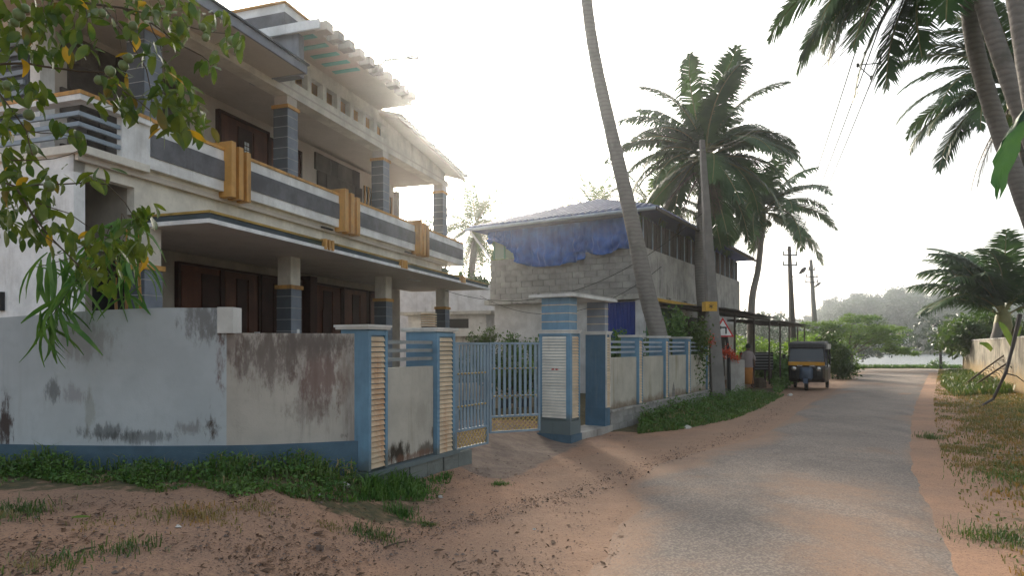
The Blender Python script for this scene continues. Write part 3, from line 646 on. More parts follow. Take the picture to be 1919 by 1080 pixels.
# open rails at the left corner
rl = MB()
for z in (4.34, 4.48, 4.62):
    b = MB(); b.fb(H, AL, aP, .02, .06, z, z+.055); b.fb(H, AL-.04, AL, -2.6, .06, z, z+.055); part('balcony_rail', b, M['rail'], hs_)
hp('rail_coping', 'white', (AL-.08, aP, -.03, .14, 4.80, 4.875), (AL-.08, AL+.07, -2.6, -.03, 4.80, 4.875))
hp('rail_coping_trim', 'gold', (AL-.09, aP, -.04, .15, 4.876, 4.925), (AL-.09, AL+.08, -2.6, -.04, 4.876, 4.925))
hp('rail_post', 'white', (aP-.45, aP-.001, -.01, .09, 4.2, 4.8))
# upper storey walls
hp('upper_back_wall', 'soffit', (-2.0, 8.6, -1.62, -1.5, 4.2, 6.5))
for i in range(7):
    for j in range(5):                                # rough stone cladding pieces
        a0 = -1.85+i*.31+(j % 2)*.12; z0 = 4.25+j*.43
        hp('stone', 'stone', (a0, a0+.295, -1.499, -1.47+random.uniform(0, .035), z0, z0+.415))
for i in range(6):
    for j in range(5):
        a0 = 4.55+i*.34+(j % 2)*.1; z0 = 4.25+j*.43
        hp('stone', 'stone', (a0, a0+.325, -1.499, -1.47+random.uniform(0, .035), z0, z0+.415))
hp('upper_side_wall', 'white', (-2.15, -2.0, -6.9, -1.5, 4.2, 6.5)); hp('corner_pilaster', 'white', (-2.2, -1.98, -1.62, -1.42, 4.2, 6.5))
w = hp('louvre_window', 'slate', (-2.19, -2.151, -2.5, -1.68, 4.8, 6.2))
for k in range(9):
    b = MB(); z = 4.86+k*.148; b.fb(H, -2.23, -2.191, -2.45, -1.73, z, z+.07); part('louvre', b, M['rail'], w)
d = door(1.35, 2.75, 4.2, 6.25, 3)
g_ = MB()
for i in range(2):
    for j in range(4): g_.fb(H, 2.02+i*.075, 2.075+i*.075, -1.414, -1.409, 5.52+j*.09, 5.59+j*.09)
m = N('bright_pane'); m.bsdf((.7, .75, .78), .3); M['pane'] = m.m
part('door_pane', g_, M['pane'], d)
door(2.85, 3.9, 4.2, 6.15, 3); 
for (a0, a1) in ((6.85, 7.6), (7.75, 8.4)):
    w = hp('window', 'glass', (a0, a1, -1.499, -1.47, 4.9, 6.1)); b = MB()
    for k in range(5): b.fb(H, a0+k*(a1-a0)/4-.015, a0+k*(a1-a0)/4+.015, -1.469, -1.44, 4.9, 6.1)
    part('window_grille', b, M['gold'], w)
# roof slabs
hp('roof_beam', 'cream', (-3.2, 9.2, -.26, .06, 6.472, 6.60))
hp('roof_slab', 'soffit', (-3.6, 1.02, -6.9, .78, 6.601, 6.64), (1.02, 9.2, -6.9, .06, 6.601, 6.64))
hp('roof_fascia', 'fascia', (-3.62, 1.05, .781, .82, 6.585, 6.735), (1.02, 1.05, .06, .781, 6.585, 6.735), (-3.66, -3.62, -6.9, .82, 6.585, 6.735))
hp('roof_trim', 'slate', (-3.68, 1.07, .5, .86, 6.736, 6.765))
hp('roof_top', 'conc', (-3.6, 1.0, -6.9, .5, 6.641, 6.735), (1.06, 9.2, -6.9, -.5, 6.641, 6.73))
hp('end_fin', 'fascia', (1.075, 1.23, -.5, .62, 6.60, 7.38))
# clerestory with openings
hp('clerestory', 'cream', (1.24, 9.0, -.10, .04, 6.641, 6.79), (1.24, 9.0, -.10, .04, 7.11, 7.385))
x = 1.24
for k in range(7):
    a0 = 1.75+k*.53; hp('mullion', 'cream', (x, a0, -.10, .038, 6.7905, 7.1095)); x = a0+.40
hp('mullion', 'cream', (x, 9.0, -.10, .038, 6.7905, 7.1095)); hp('clerestory_lit_back', 'gold', (1.24, 6, -.62, -.5, 6.641, 7.385))  # gold paint stands in for warm light on the beige back wall
# pergola with rafter tips
hp('pergola_slab', 'soffit', (.98, 4.95, -.5, .98, 7.386, 7.50))
for k in range(10):
    a = 1.05+k*.375
    b = MB(); b.fb(H, a, a+.2, .981, 1.24, 7.35, 7.515); part('rafter', b, M['conc' if k % 3 else 'soffit'], hs_)
    if k < 5: b = MB(); b.fb(H, a+.14, a+.27, .25, .85, 7.374, 7.385); part('skylight_sheet', b, M['teal'], hs_)
hp('pergola_edge', 'white', (.94, .979, -.5, 1.15, 7.34, 7.51))
hp('pergola_top', 'conc', (.98, 5.0, -.5, .95, 7.501, 7.53))
# lower sloping louvred roof beyond
b = MB(); P = H.P
def zt(a): return 7.22-(a-4.8)*.105
b.box8([P(5.01, -2.5, zt(5)+.8), P(9.35, -2.5, zt(9.3)+.8), P(9.35, .55, zt(9.3)-.06), P(5.01, .55, zt(5)-.06), P(5.01, -2.5, zt(5)+.86), P(9.35, -2.5, zt(9.3)+.86), P(9.35, .55, zt(9.3)), P(5.01, .55, zt(5))])
part('sloped_roof', b, M['soffit'], hs_)
for k in range(22):
    a = 5.02+k*.198; b = MB(); z = zt(a)
    b.box8([P(a, -2.4, z+.86), P(a+.11, -2.4, z+.86), P(a+.11, .68, z-.02), P(a, .68, z-.02), P(a, -2.4, z+.92), P(a+.11, -2.4, z+.92), P(a+.11, .68, z+.05), P(a, .68, z+.05)])
    part('roof_rib', b, M['cap'], hs_)
hp('tower', 'white', (1.5, 4.2, -4.2, -.02, 7.54, 8.255)); hp('tower_foot', 'white', (1.5, 4.2, -4.2, -.52, 6.74, 7.5395))
hp('tower_stripe', 'grey', (1.48, 4.22, -4.22, .0, 7.80, 8.08)); hp('tower_trim', 'gold', (1.45, 4.25, -4.25, .03, 8.256, 8.29))
# roof light
q = px2(714, 150, 17.0); t = thing('roof_lamp', 'slim street style lamp on an arm above the house roof', 'lamp', (q.x, q.y, 6.6))
b = MB(); q2 = px2(713, 122, 17); q3 = px2(722, 113, 17); q4 = px2(762, 108.5, 17); b.tube([(q.x, q.y, 6.6), q2, q3, q4], [.06, .045, .04, .035]); part('pole', b, M['black'], t)
b = MB(); q5 = px2(786, 109, 17); b.tube([q4-Vector((.02, 0, 0)), (q4+q5)/2+Vector((0, 0, .03)), q5], [.04, .065, .045], 8); part('lamp_head', b, M['black'], t)

# round lantern on a post in the yard
q = px2(804, 612, 10.6); t = thing('garden_lantern', 'dark cylindrical lantern with pale rings behind the near gate pillar', 'lamp', (q.x, q.y, .3))
b = MB(); b.lathe((q.x, q.y, .3), [(.05, 0), (.05, 1.3)], 10); part('post', b, M['slate'], t)
b = MB(); b.lathe((q.x, q.y, 1.6), [(0, 0), (.12, 0), (.12, .31), (0, .31)], 14); part('lamp_body', b, M['glass'], t)
for k in range(6): b = MB(); b.lathe((q.x, q.y, 1.93+k*.04-.02), [(0, 0), (.125, 0), (.14, .01), (.125, .02), (0, .02)], 14); part('ring', b, M['slat'], t)

# yard things seen through the gate
F3 = Fr((-1.5, 13.4), (.92, .39), (.39, -.92))
t = thing('planter_bed', 'low cream planter wall with clipped green plants seen through the gate', 'planter', F3.P(1.5, -.2, .2))
b = MB(); b.fb(F3, -.4, 3.2, -.35, -.2, .2, .78); b.fb(F3, -.4, 3.2, -.199, -.17, .50, .68); part('planter_wall', b, M['slat'], t)
for k in range(8): b = MB(); b.fb(F3, -.3+k*.43, -.05+k*.43, -.198, -.15, .22, .42); part('block', b, M['slate'], t)

# ---------------------------------------------------------------- low white annex between the houses
t = thing('annex', 'low white outbuilding with a flat concrete slab left of the tarpaulin house', 'building', (-1.6, 23, .2))
FA = Fr((-.95, 23.6), (-.95, .31), (.31, .95)); 
b = MB(); b.fb(FA, .0, 3.2, 0, 5, 1.95, 2.75); part('wall', b, M['cwhite'], t)
b = MB(); b.fb(FA, .1, 3.2, .15, 5, .0, 1.949); part('wall', b, M['conc'], t)
b = MB(); b.fb(FA, -.3, 3.4, -.3, 5.2, 2.751, 2.87); part('slab', b, M['mossc'], t)
b = MB(); b.fb(FA, 1.6, 9.5, 5.3, 6, .0, 4.4); part('wall', b, M['cwhite'], t)
b = MB(); b.fb(FA, .7, 1.7, -.01, .0, 2.25, 2.6); part('window', b, M['dark'], t)
# ---------------------------------------------------------------- second house: block walls, tarpaulin, blue sheet roof
G2 = Fr((4.08, 20.0), (.533, .846), (-.846, .533))            # a along the road, b to the left
h2 = thing('block_house', 'grey concrete block house with blue tarpaulin under a blue sheet roof', 'house', G2.P(6, 2.8, 0))
def gp(name, mat, *boxes, parent=None, **k):
    b = MB()
    for q in boxes: b.fb(G2, *q)
    return part(name, b, M[mat], parent or h2, **k)
LA, LB = 12.9, 5.73
gp('lower_wall', 'cwhite', (.25, LA, .25, LB, 0, 3.05))
gp('ledge', 'mossc', (-.12, LA, -.12, LB+.2, 3.06, 3.22), )
core = gp('upper_wall', 'cblock', (.03, LA, .03, LB-.02, 3.221, 4.62))
# individual blocks in the camera facing wall
W_ = [(LB)/15]; n_ = 13; bw_ = LB/n_
for r in range(7):
    hh = (4.66-3.225)/7; zz = 3.225+r*hh; x = -bw_*.5*(r % 2)
    while x < LB-.01:
        x0 = max(0, x); x1 = min(LB, x+bw_)
        if x1-x0 > .05: b = MB(); b.fb(G2, -.03+random.uniform(-.008, .008), .029, x0+.007, x1-.007, zz+.007, zz+hh-.007); part('block', b, M['cblock'], h2)
        x += bw_
gp('side_parapet', 'conc', (.03, LA, -.04, .029, 3.221, 4.69), label='plain concrete parapet along the road')
gp('upper_room', 'dark', (1.2, LA-.1, 1.0, LB-.3, 4.63, 5.6))  # near-black box paints the unlit room under the roof
m = N('dusty_green_pane'); m.bsdf((.20, .27, .22), .35); M['gpane'] = m.m
w = gp('window', 'gpane', (.05, .09, LB-1.6, LB-.15, 4.72, 5.5)); b = MB()
for k in (0, .5, 1.0, 1.45): b.fb(G2, .02, .048, LB-1.6+k, LB-1.55+k, 4.70, 5.55)
part('window_frame', b, M['greenw'], w)
for k in range(15):                                          # dark screen boards and posts under the eave, road side
    a = .15+k*.85
    gp('screen_sheet', 'steel', (a, a+.84, .06, .08, 4.69, 5.62)); gp('screen_post', 'rail', (a-.02, a+.02, .02, .055, 4.69, 5.65))
    if k < 14: gp('screen_post', 'steel', (a+.4, a+.425, .03, .055, 4.69, 5.65))
# roof: hip with seams
ez, rz_ = 5.78, 7.05; ov = .65
E = lambda a, b_, z: G2.P(a, b_, z)
c0, c1, c2, c3 = E(-ov, -ov, ez), E(-ov, LB+ov, ez), E(LA+ov, LB+ov, ez), E(LA+ov, -ov, ez); r0, r1 = E(2.9, LB/2, rz_), E(LA-2.9, LB/2, rz_)
def slab(name, pts, th, mat, parent):
    b = MB(); n = len(pts); up = [tuple(p) for p in pts]; dn = [(p[0], p[1], p[2]-th) for p in pts]; b.v = up+dn; b.f = [tuple(range(n)), tuple(reversed(range(n, 2*n)))]
    for i in range(n): b.f.append((i, (i+1) % n, n+(i+1) % n, n+i))
    return part(name, b, mat, parent)
for pts in ((c0, c1, r0), (c1, c2, r1, r0), (c2, c3, r1), (c3, c0, r0, r1)): slab('roof_plane', pts, .03, M['roofm'], h2)
def seams(pA, pB, tops, n):
    for k in range(1, n):
        f = k/n; A = Vector(pA).lerp(Vector(pB), f); B = tops(f); up = Vector((0, 0, .02)); side = (Vector(pB)-Vector(pA)).normalized()*.035
        b = MB(); b.box8([A-side, A+side, B+side, B-side, A-side+up*2.8, A+side+up*2.8, B+side+up*2.8, B-side+up*2.8]); part('roof_seam', b, M['seam'], h2)
seams(c0, c1, lambda f: Vector(c0).lerp(Vector(r0), f*2) if f < .5 else Vector(c1).lerp(Vector(r0), (1-f)*2), 30)
def ts(f):
    a = -ov+f*(LA+2*ov); 
    if a < 2.9: k = (a+ov)/(2.9+ov); return Vector(c0).lerp(Vector(r0), k)
    if a > LA-2.9: k = (LA+ov-a)/(2.9+ov); return Vector(c3).lerp(Vector(r1), k)
    return Vector(E(a, LB/2, rz_))
seams(c0, c3, ts, 44)
for A, B in ((c0, c1), (c0, c3)):
    b = MB(); b.tube([Vector(A)-Vector((0, 0, .06)), Vector(B)-Vector((0, 0, .06))], .055, 6); part('gutter', b, M['rail'] if A is c0 and B is c1 else M['steel'], h2)
b = MB(); b.tube([Vector(E(-ov+.1, LB+ov-.1, ez-.05)), Vector(E(-.05, LB-.02, 4.75))], .04, 6); part('drain_pipe', b, M['white'], h2)
# tarpaulins: draped sheets hung under the eave
def tarp(b0, b1, lowf, label, seed):
    nx, nz = 70, 26; V = []; r = random.Random(seed); ph = [r.uniform(0, 6) for _ in range(6)]
    for j in range(nz+1):
        for i in range(nx+1):
            s_ = i/nx; t_ = j/nz; bb = b0+(b1-b0)*s_; low = lowf(s_); z = 5.66-(5.66-low)*t_
            sag = math.sin(math.pi*((s_*1.6+ph[0]) % 1)); fold = .05*math.sin(s_*26+ph[1]+t_*3*math.sin(s_*5))+.035*math.sin(s_*61+ph[2]+t_*2)+.05*math.sin(t_*16-5*sag+ph[3])*(.3+t_)
            V.append(E(-.13-.10*t_*sag-fold*(.25+t_*.9), bb, z))
    me = fastmesh('tarpaulin', V, [[j*(nx+1)+i, j*(nx+1)+i+1, (j+1)*(nx+1)+i+1, (j+1)*(nx+1)+i] for j in range(nz) for i in range(nx)], M['tarp'], True)
    o = link('tarpaulin', me); s = o.modifiers.new('thickness', 'SOLIDIFY'); s.thickness = .008; tag(o, label, 'tarpaulin', 'blue tarpaulins on the block house')
tarp(.15, 2.35, lambda s: 4.58+.08*math.sin(s*9)-.10*s*0, 'darker blue tarpaulin hanging beside the leaning palm trunk', 1)
tarp(1.9, 4.65, lambda s: 4.42-.15*math.sin(s*3.1)+.5*max(0, s-.75), 'wide sagging blue tarpaulin in the middle of the upper wall', 2)
tarp(4.5, 5.75, lambda s: 5.05-.25*math.cos(s*4)+.0*s, 'small bunched blue tarpaulin at the left end of the eave', 3)
# ground floor features
sh = gp('shutter', 'shut', (.13, .20, .28, 1.75, .4, 3.0))
for k in range(12): gp('shutter_rib', 'shut', (.10, .129, .32+k*.12, .36+k*.12, .4, 3.0), parent=sh)
gp('corner_post', 'cwhite', (.0, .24, -.02, .24, 0, 3.05))
gp('green_wall', 'greenw', (.3, 4.6, .19, .249, .2, 2.9)); gp('opening_dark_sheet', 'dark', (1.6, 3.6, .18, .189, .2, 2.4)); gp('opening_dark_sheet', 'dark', (5.2, 11, .19, .249, .2, 2.7))  # dark sheets on the wall paint the shade inside its openings
gp('side_ledge', 'ochre', (.2, 6.0, -.35, -.125, 3.0, 3.10))
# ---------------------------------------------------------------- roadside sheds
def shed(label, fr, a0, a1, zs, ze, bp, posts, nsh):
    t = thing('roadside_shed', label, 'shed', fr.P((a0+a1)/2, bp/2, 0))
    for k in range(nsh):
        x0 = a0+k*(a1-a0)/nsh; x1 = a0+(k+1)*(a1-a0)/nsh+.05; zz = .012*(k % 2); b = MB(); m_ = 12
        A = []; Bq = []
        for i in range(m_+1):
            x = x0+(x1-x0)*i/m_; rp = .018*math.sin(i*math.pi); rp = .02*(i % 2); A.append(fr.P(x, .1, zs+rp+zz)); Bq.append(fr.P(x, bp+.3+random.uniform(-.04, .04)*(i == 0), ze+rp+zz))
        n = m_+1; b.v = A+Bq+[(p[0], p[1], p[2]-.012) for p in A+Bq]
        for i in range(m_): b.f += [(i, i+1, n+i+1, n+i), (2*n+i+1, 2*n+i, 3*n+i, 3*n+i+1)]
        for i in range(m_): b.f.append((n+i, n+i+1, 3*n+i+1, 3*n+i))
        part('roof_sheet', b, M['shedroof'], t)
    for x in posts:
        b = MB(); b.tube([fr.P(x, bp, -.1), fr.P(x, bp, ze-.06)], .035, 6); part('post', b, M['steel'], t)
    b = MB(); b.fb(fr, a0, a1, bp-.03, bp+.03, ze-.09, ze-.022); part('beam', b, M['steel'], t)
    for k in range(int((a1-a0)/1.6)+1):
        x = a0+.1+k*1.6; b = MB(); b.box8([fr.P(x, .1, zs-.1), fr.P(x+.05, .1, zs-.1), fr.P(x+.05, bp, ze-.09), fr.P(x, bp, ze-.09), fr.P(x, .1, zs-.03), fr.P(x+.05, .1, zs-.03), fr.P(x+.05, bp, ze-.024), fr.P(x, bp, ze-.024)]); part('roof_rafter', b, M['steel'], t)
    return t
G3 = Fr((4.2, 20.0), (.533, .846), (.846, -.533))
shed('rusty sheet lean-to on thin posts in front of the block house', G3, .4, 9.0, 2.95, 2.72, 2.0, (2.9, 5.9, 8.9), 9)
shed('farther low sheet shed on poles beyond the lean-to, behind the rickshaw', G3, 9.6, 17.5, 2.75, 2.62, 2.2, (10.2, 12.5, 15., 17.3), 8)
# ---------------------------------------------------------------- palms
def frond_mesh(name, el0, length, droop, npair, leaf, seed, mat, hang=.5, twist=.0):
    """feather frond: curved stalk leaving the crown at elevation el0, leaflets both sides; stalk along +X"""
    r = random.Random(seed); n = 14; p = Vector((0, 0, 0)); el = el0; pts = [p.copy()]; T = []
    side = 0
    for i in range(n):
        f = i/n; el = el0-droop*(f**1.35); side += twist/n
        d = Vector((math.cos(el)*math.cos(side), math.cos(el)*math.sin(side), math.sin(el))); T.append(d); p = p+d*(length/n); pts.append(p.copy())
    T.append(T[-1]); st = MB(); st.tube(pts, [.035*(1-.85*i/n)+.004 for i in range(n+1)], 5)
    V = []; Q = []
    for k in range(npair):
        f = .14+.86*(k/(npair-1)); x = f*n; i = min(int(x), n-1); P = pts[i].lerp(pts[i+1], x-i); t = T[i]
        sd = Vector((-t.y, t.x, 0)).normalized() if abs(t.z) < .98 else Vector((0, 1, 0)); up = t.cross(sd)*-1
        if up.z < 0: up = -up
        Lf = leaf*(math.sin(math.pi*(.12+.80*f))**.7)*(.8+r.random()*.3)*(.55 if f > .93 else 1)
        for s_ in (1, -1):
            if r.random() < .04: continue
            fw = .35+.55*f+r.uniform(-.05, .05); d = (sd*s_*1.0+t*fw+up*(.15-r.random()*.15)).normalized()
            h1 = Vector((0, 0, -hang*(.6+.35*r.random()))); A = P; B = P+(d+h1*.35).normalized()*Lf*.5; Cc = B+(d*.75+h1*1.2).normalized()*Lf*.5
            w = t*(.023+.014*r.random())*(leaf/.8); b = len(V)
            V += [A-w*.6, A+w*.6, B+w, B-w, Cc+w*.12, Cc-w*.12]; Q += [(b, b+1, b+2, b+3), (b+3, b+2, b+4, b+5)]
    return mesh_of(name+'_stalk', st.v, st.f, M['rachis'] if mat != 'palmdry' else M['bark'], True), fastmesh(name+'_leaflets', [tuple(v) for v in V], Q, M[mat])
FRV = []
for i, (el, dr) in enumerate(((1.3, .9), (1.15, 1.15), (.9, 1.35), (.6, 1.5), (.3, 1.5), (0., 1.35), (-.35, 1.1), (-.8, .7))):
    FRV.append([frond_mesh('frond', el, 1.0*3.3, dr, 84, .78, 10+i*3+j, 'palm', hang=.35+.5*j, twist=(-.3, .35)[j]) for j in range(2)])
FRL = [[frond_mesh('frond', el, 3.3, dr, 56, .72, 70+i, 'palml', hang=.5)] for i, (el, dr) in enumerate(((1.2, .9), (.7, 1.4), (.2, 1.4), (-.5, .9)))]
FRD = [frond_mesh('dead_frond', el, 3.3, dr, 40, .6, 90+i, 'palmdry', hang=.9) for i, (el, dr) in enumerate(((-.6, .8), (-1.0, .45)))]
def put_frond(root, loc, mset, az, sc, roll=0., name='frond', pitch=0.):
    a, l = mset; o = link(name, a, root, loc); o.rotation_euler = (roll, pitch, az); o.scale = (sc,)*3
    q = link('leaflets', l, o, None); q['kind'] = 'stuff'; return o
def palm(label, trunk, rads, crown, sc, fr, seed, name='coconut_palm', mats=0, dead=2, nuts=0, cone=True, group=None):
    t = thing(name, label, 'palm tree', trunk[0], group); r = random.Random(seed)
    # smooth trunk
    P = [Vector(p) for p in trunk]; pts = []; rr = []
    for i in range(len(P)-1):
        for k in range(6):
            f = k/6; p0 = P[max(i-1, 0)]; p1 = P[i]; p2 = P[i+1]; p3 = P[min(i+2, len(P)-1)]
            q = .5*((2*p1)+(p2-p0)*f+(2*p0-5*p1+4*p2-p3)*f*f+(3*p1-p0-3*p2+p3)*f**3); pts.append(q); rr.append((rads[i]*(1-f)+rads[i+1]*f)*(1+.035*((len(pts)) % 2)))
    pts.append(P[-1]); rr.append(rads[-1]); b = MB(); b.tube(pts, rr, 14); part('trunk', b, M['palmbark'], t, smooth=True)
    c = Vector(crown)
    if cone:
        b = MB(); b.lathe(c-Vector((0, 0, .75*sc)), [(rads[-1]*1.0, 0), (rads[-1]*1.5, .35*sc), (rads[-1]*1.2, .7*sc), (.03, 1.1*sc)], 10); part('crown_base', b, M['rachis'], t, smooth=True)
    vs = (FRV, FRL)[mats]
    for (az, v) in fr:
        ms = r.choice(vs[min(v, len(vs)-1)]); put_frond(t, c+Vector((0, 0, r.uniform(-.15, .15)*sc)), ms, az, sc*r.uniform(.88, 1.1), roll=r.uniform(-.25, .25))
    for k in range(dead): put_frond(t, c-Vector((0, 0, .3*sc)), r.choice(FRD), r.uniform(0, 6.28), sc*r.uniform(.7, .9), name='dead_frond')
    for k in range(nuts):
        a = r.uniform(0, 6.28); q = c+Vector((math.cos(a)*.28*sc, math.sin(a)*.28*sc, -.4*sc+r.uniform(-.15, .1)*sc)); b = MB(); b.lathe(q, [(0, -.13*sc), (.08*sc, -.09*sc), (.1*sc, 0), (.07*sc, .09*sc), (0, .12*sc)], 8); part('coconut', b, M['fruit'], t, smooth=True)
    return t
def rf(seed, spec):
    r = random.Random(seed); out = []
    for v, n in spec:
        o = r.uniform(0, 6.28)
        for k in range(n): out.append((o+k*6.283/n+r.uniform(-.25, .25), v))
    return out
Y = 15.2
palm('tall leaning coconut trunk crossing the picture in front of the block house', [(*hit(1252, 780)[:2], 0)] and [px2(1247, 760, Y), px2(1236, 640, Y), px2(1212, 545, Y), px2(1185, 415, Y), px2(1150, 265, Y), px2(1118, 120, Y-.1), px2(1100, 0, Y-.2), px2(1088, -160, Y-.4), px2(1080, -320, Y-.6)],
     [.26, .215, .20, .175, .155, .135, .125, .12, .115], px2(1080, -330, Y-.6), 1.1, rf(1, [(0, 3), (1, 4), (2, 4), (3, 4)]), 1, dead=0)
Y = 23.
c = px2(1322, 292, Y)
palm('bushy coconut palm with the biggest whole crown, above the lean-to roof', [px2(1322, 705, Y), px2(1320, 600, Y), px2(1312, 480, Y), px2(1318, 380, Y), c-Vector((0, 0, .4))], [.27, .22, .19, .17, .15], c, 1.12,
     [(.1, 3), (.35, 1), (-.25, 4), (3.0, 2), (3.25, 3), (2.8, 3), (3.4, 5), (1.57, 0), (-1.2, 0), (-2.0, 0), (-1.5, 1), (.15, 2), (-.1, 3), (.6, 1), (3.0, 4), (0.0, 1), (.5, 2), (2.5, 1), (3.3, 1)]+rf(2, [(3, 3), (4, 4), (5, 6), (6, 5), (7, 4)]), 2, dead=5, nuts=8)
Y = 31.; c = px2(1430, 400, Y)
palm('darker coconut palm with a bowed bare trunk right of the bushy one', [px2(1411, 712, Y), px2(1408, 640, Y), px2(1410, 560, Y), px2(1422, 500, Y), c-Vector((0, 0, .4))], [.22, .19, .16, .14, .12], c, 1.12, rf(5, [(0, 2), (1, 4), (2, 5), (3, 6), (4, 6), (5, 5), (6, 2)]), 3, dead=1, nuts=8)
Y = 38.; c = px2(893, 425, Y)
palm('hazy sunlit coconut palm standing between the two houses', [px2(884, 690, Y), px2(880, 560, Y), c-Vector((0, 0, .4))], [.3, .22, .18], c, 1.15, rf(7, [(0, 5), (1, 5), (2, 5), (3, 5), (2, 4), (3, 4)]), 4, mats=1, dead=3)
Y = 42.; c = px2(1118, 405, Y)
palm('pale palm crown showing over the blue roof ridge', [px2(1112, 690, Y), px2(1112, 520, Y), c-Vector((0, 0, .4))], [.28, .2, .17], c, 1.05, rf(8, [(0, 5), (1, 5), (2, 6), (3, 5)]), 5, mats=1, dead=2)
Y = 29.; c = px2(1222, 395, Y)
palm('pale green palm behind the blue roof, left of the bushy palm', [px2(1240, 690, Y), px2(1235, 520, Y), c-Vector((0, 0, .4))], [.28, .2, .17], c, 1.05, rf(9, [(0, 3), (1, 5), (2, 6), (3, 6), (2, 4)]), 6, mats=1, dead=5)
# right hand group: bases outside the frame
Y = 12.; c = px2(1760, -85, Y)
palm('leaning coconut palm whose fronds hang into the top right corner', [px2(2060, 800, Y+.5), px2(1990, 560, Y+.3), px2(1919, 372, Y+.2), px2(1862, 210, Y+.1), px2(1828, 90, Y), px2(1808, -20, Y), c-Vector((0, 0, .3))], [.22, .18, .155, .145, .14, .135, .13], c, 1.0,
     [(3.5, 3), (3.25, 4), (3.6, 5), (3.05, 4), (3.9, 5), (2.7, 5), (3.3, 6), (3.75, 6), (4.3, 6), (2.9, 6), (4.7, 6), (4.5, 5), (3.45, 7), (5.2, 6), (5.6, 5), (2.3, 5), (3.15, 5), (2.85, 4), (3.3, 7), (3.0, 7)]+rf(11, [(0, 3), (1, 4), (2, 4)]), 7, dead=0, nuts=6)
Y = 10.; c = px2(1770, -300, Y)
palm('palm trunk leaning across in front of its neighbour at the right edge', [px2(2130, 860, Y+.6), px2(2020, 480, Y+.3), px2(1925, 240, Y+.1), px2(1878, 110, Y), px2(1842, 0, Y), px2(1800, -160, Y), c-Vector((0, 0, .3))], [.19, .15, .125, .12, .115, .11, .11], c, .9,
     rf(12, [(0, 3), (1, 5), (2, 5)]), 8, dead=0)
Y = 8.; c = px2(1830, -500, Y)
palm('dark palm trunk cut off by the right picture edge', [px2(2120, 1000, Y+.4), px2(1985, 420, Y+.2), px2(1935, 180, Y), px2(1905, 0, Y), px2(1860, -250, Y), c-Vector((0, 0, .3))], [.17, .13, .11, .10, .10, .10], c, .9, rf(13, [(0, 3), (1, 5), (2, 4)]), 9, dead=0)
Y = 18.; c = px2(1905, 165, Y)
palm('palm with drooping fronds showing behind the crossed trunks', [px2(2010, 760, Y), px2(1960, 480, Y), c-Vector((0, 0, .4))], [.24, .18, .15], c, 1.0, [(3.1, 3), (3.35, 4), (2.9, 5), (3.6, 5), (3.2, 6), (3.0, 4), (3.3, 2), (2.6, 4), (4.2, 4), (3.9, 3), (2.9, 2)]+rf(14, [(0, 3), (1, 4), (2, 4), (5, 4), (6, 3)]), 10, dead=3)
Y = 29.; c = px2(1880, 590, Y)
palm('young low coconut palm with spread fronds behind the old yellow wall', [px2(1866, 745, Y), px2(1866, 660, Y), c-Vector((0, 0, .1))], [.30, .27, .24], c, 1.35, [(3.1, 2), (3.3, 2), (2.9, 1), (3.3, 1), (3.5, 3), (3.14, 1), (1.57, 0), (4.7, 0), (4.4, 0), (3.7, 2), (3.9, 1), (0, 1), (.2, 2), (5.6, 1), (5.2, 2), (2.5, 1), (2.6, 2)]+rf(15, [(3, 2)]), 11, dead=2)

# ---------------------------------------------------------------- broadleaf trees
def leafcloud(n, leaf, seed, blobs, flat=.0, sp=1.9):
    """leaf faces spread through the volume of many small clumps"""
    r = np.random.default_rng(seed); cen = []
    for (x, y, z, rx, ry, rz, k) in blobs:
        d = r.normal(size=(k, 3)); d /= np.linalg.norm(d, axis=1)[:, None]; q = d*(r.random((k, 1))**.28); cen.append(q*[rx, ry, rz]+[x, y, z])
    cen = np.concatenate(cen); m_ = len(cen); per = max(1, n//m_); c = np.repeat(cen, per, 0); N_ = len(c); s = np.repeat(r.uniform(.6, 1.3, m_), per)[:, None]
    c = c+r.normal(size=(N_, 3))*leaf*sp*s*[1, 1, 1-flat*.85]
    a = r.normal(size=(N_, 3)); a /= np.linalg.norm(a, axis=1)[:, None]; a[:, 2] *= (1-flat*.8); b = r.normal(size=(N_, 3)); b -= a*np.sum(a*b, 1)[:, None]/np.sum(a*a, 1)[:, None]; b /= np.linalg.norm(b, axis=1)[:, None]; b[:, 2] *= (1-flat*.7)
    L = leaf*r.uniform(.6, 1.3, (N_, 1)); V = np.stack([c-a*L, c+b*L*.45, c+a*L, c-b*L*.45], 1).reshape(-1, 3); Q = np.arange(N_*4).reshape(-1, 4); return V, Q
def limbs(base, top, spread, n, seed, r0):
    r = random.Random(seed); b = MB(); base = Vector(base); top = Vector(top); mid = base.lerp(top, .45)+Vector((r.uniform(-.1, .1), 0, 0))*spread
    b.tube([base-Vector((0, 0, .2)), base.lerp(mid, .5)+Vector((r.uniform(-.05, .05), 0, 0))*spread, mid, top], [r0, r0*.8, r0*.6, r0*.15], 7)
    for k in range(n):
        a = k*6.283/n+r.uniform(-.4, .4); st = base.lerp(mid, r.uniform(.45, 1.1)); e = st+Vector((math.cos(a)*spread*r.uniform(.5, .95), math.sin(a)*spread*r.uniform(.5, .95), (top.z-st.z)*r.uniform(.35, .9)))
        m_ = st.lerp(e, .5)+Vector((0, 0, r.uniform(0, .25)*spread*.4)); b.tube([st, m_, e], [r0*.45, r0*.3, r0*.08], 5)
    return b
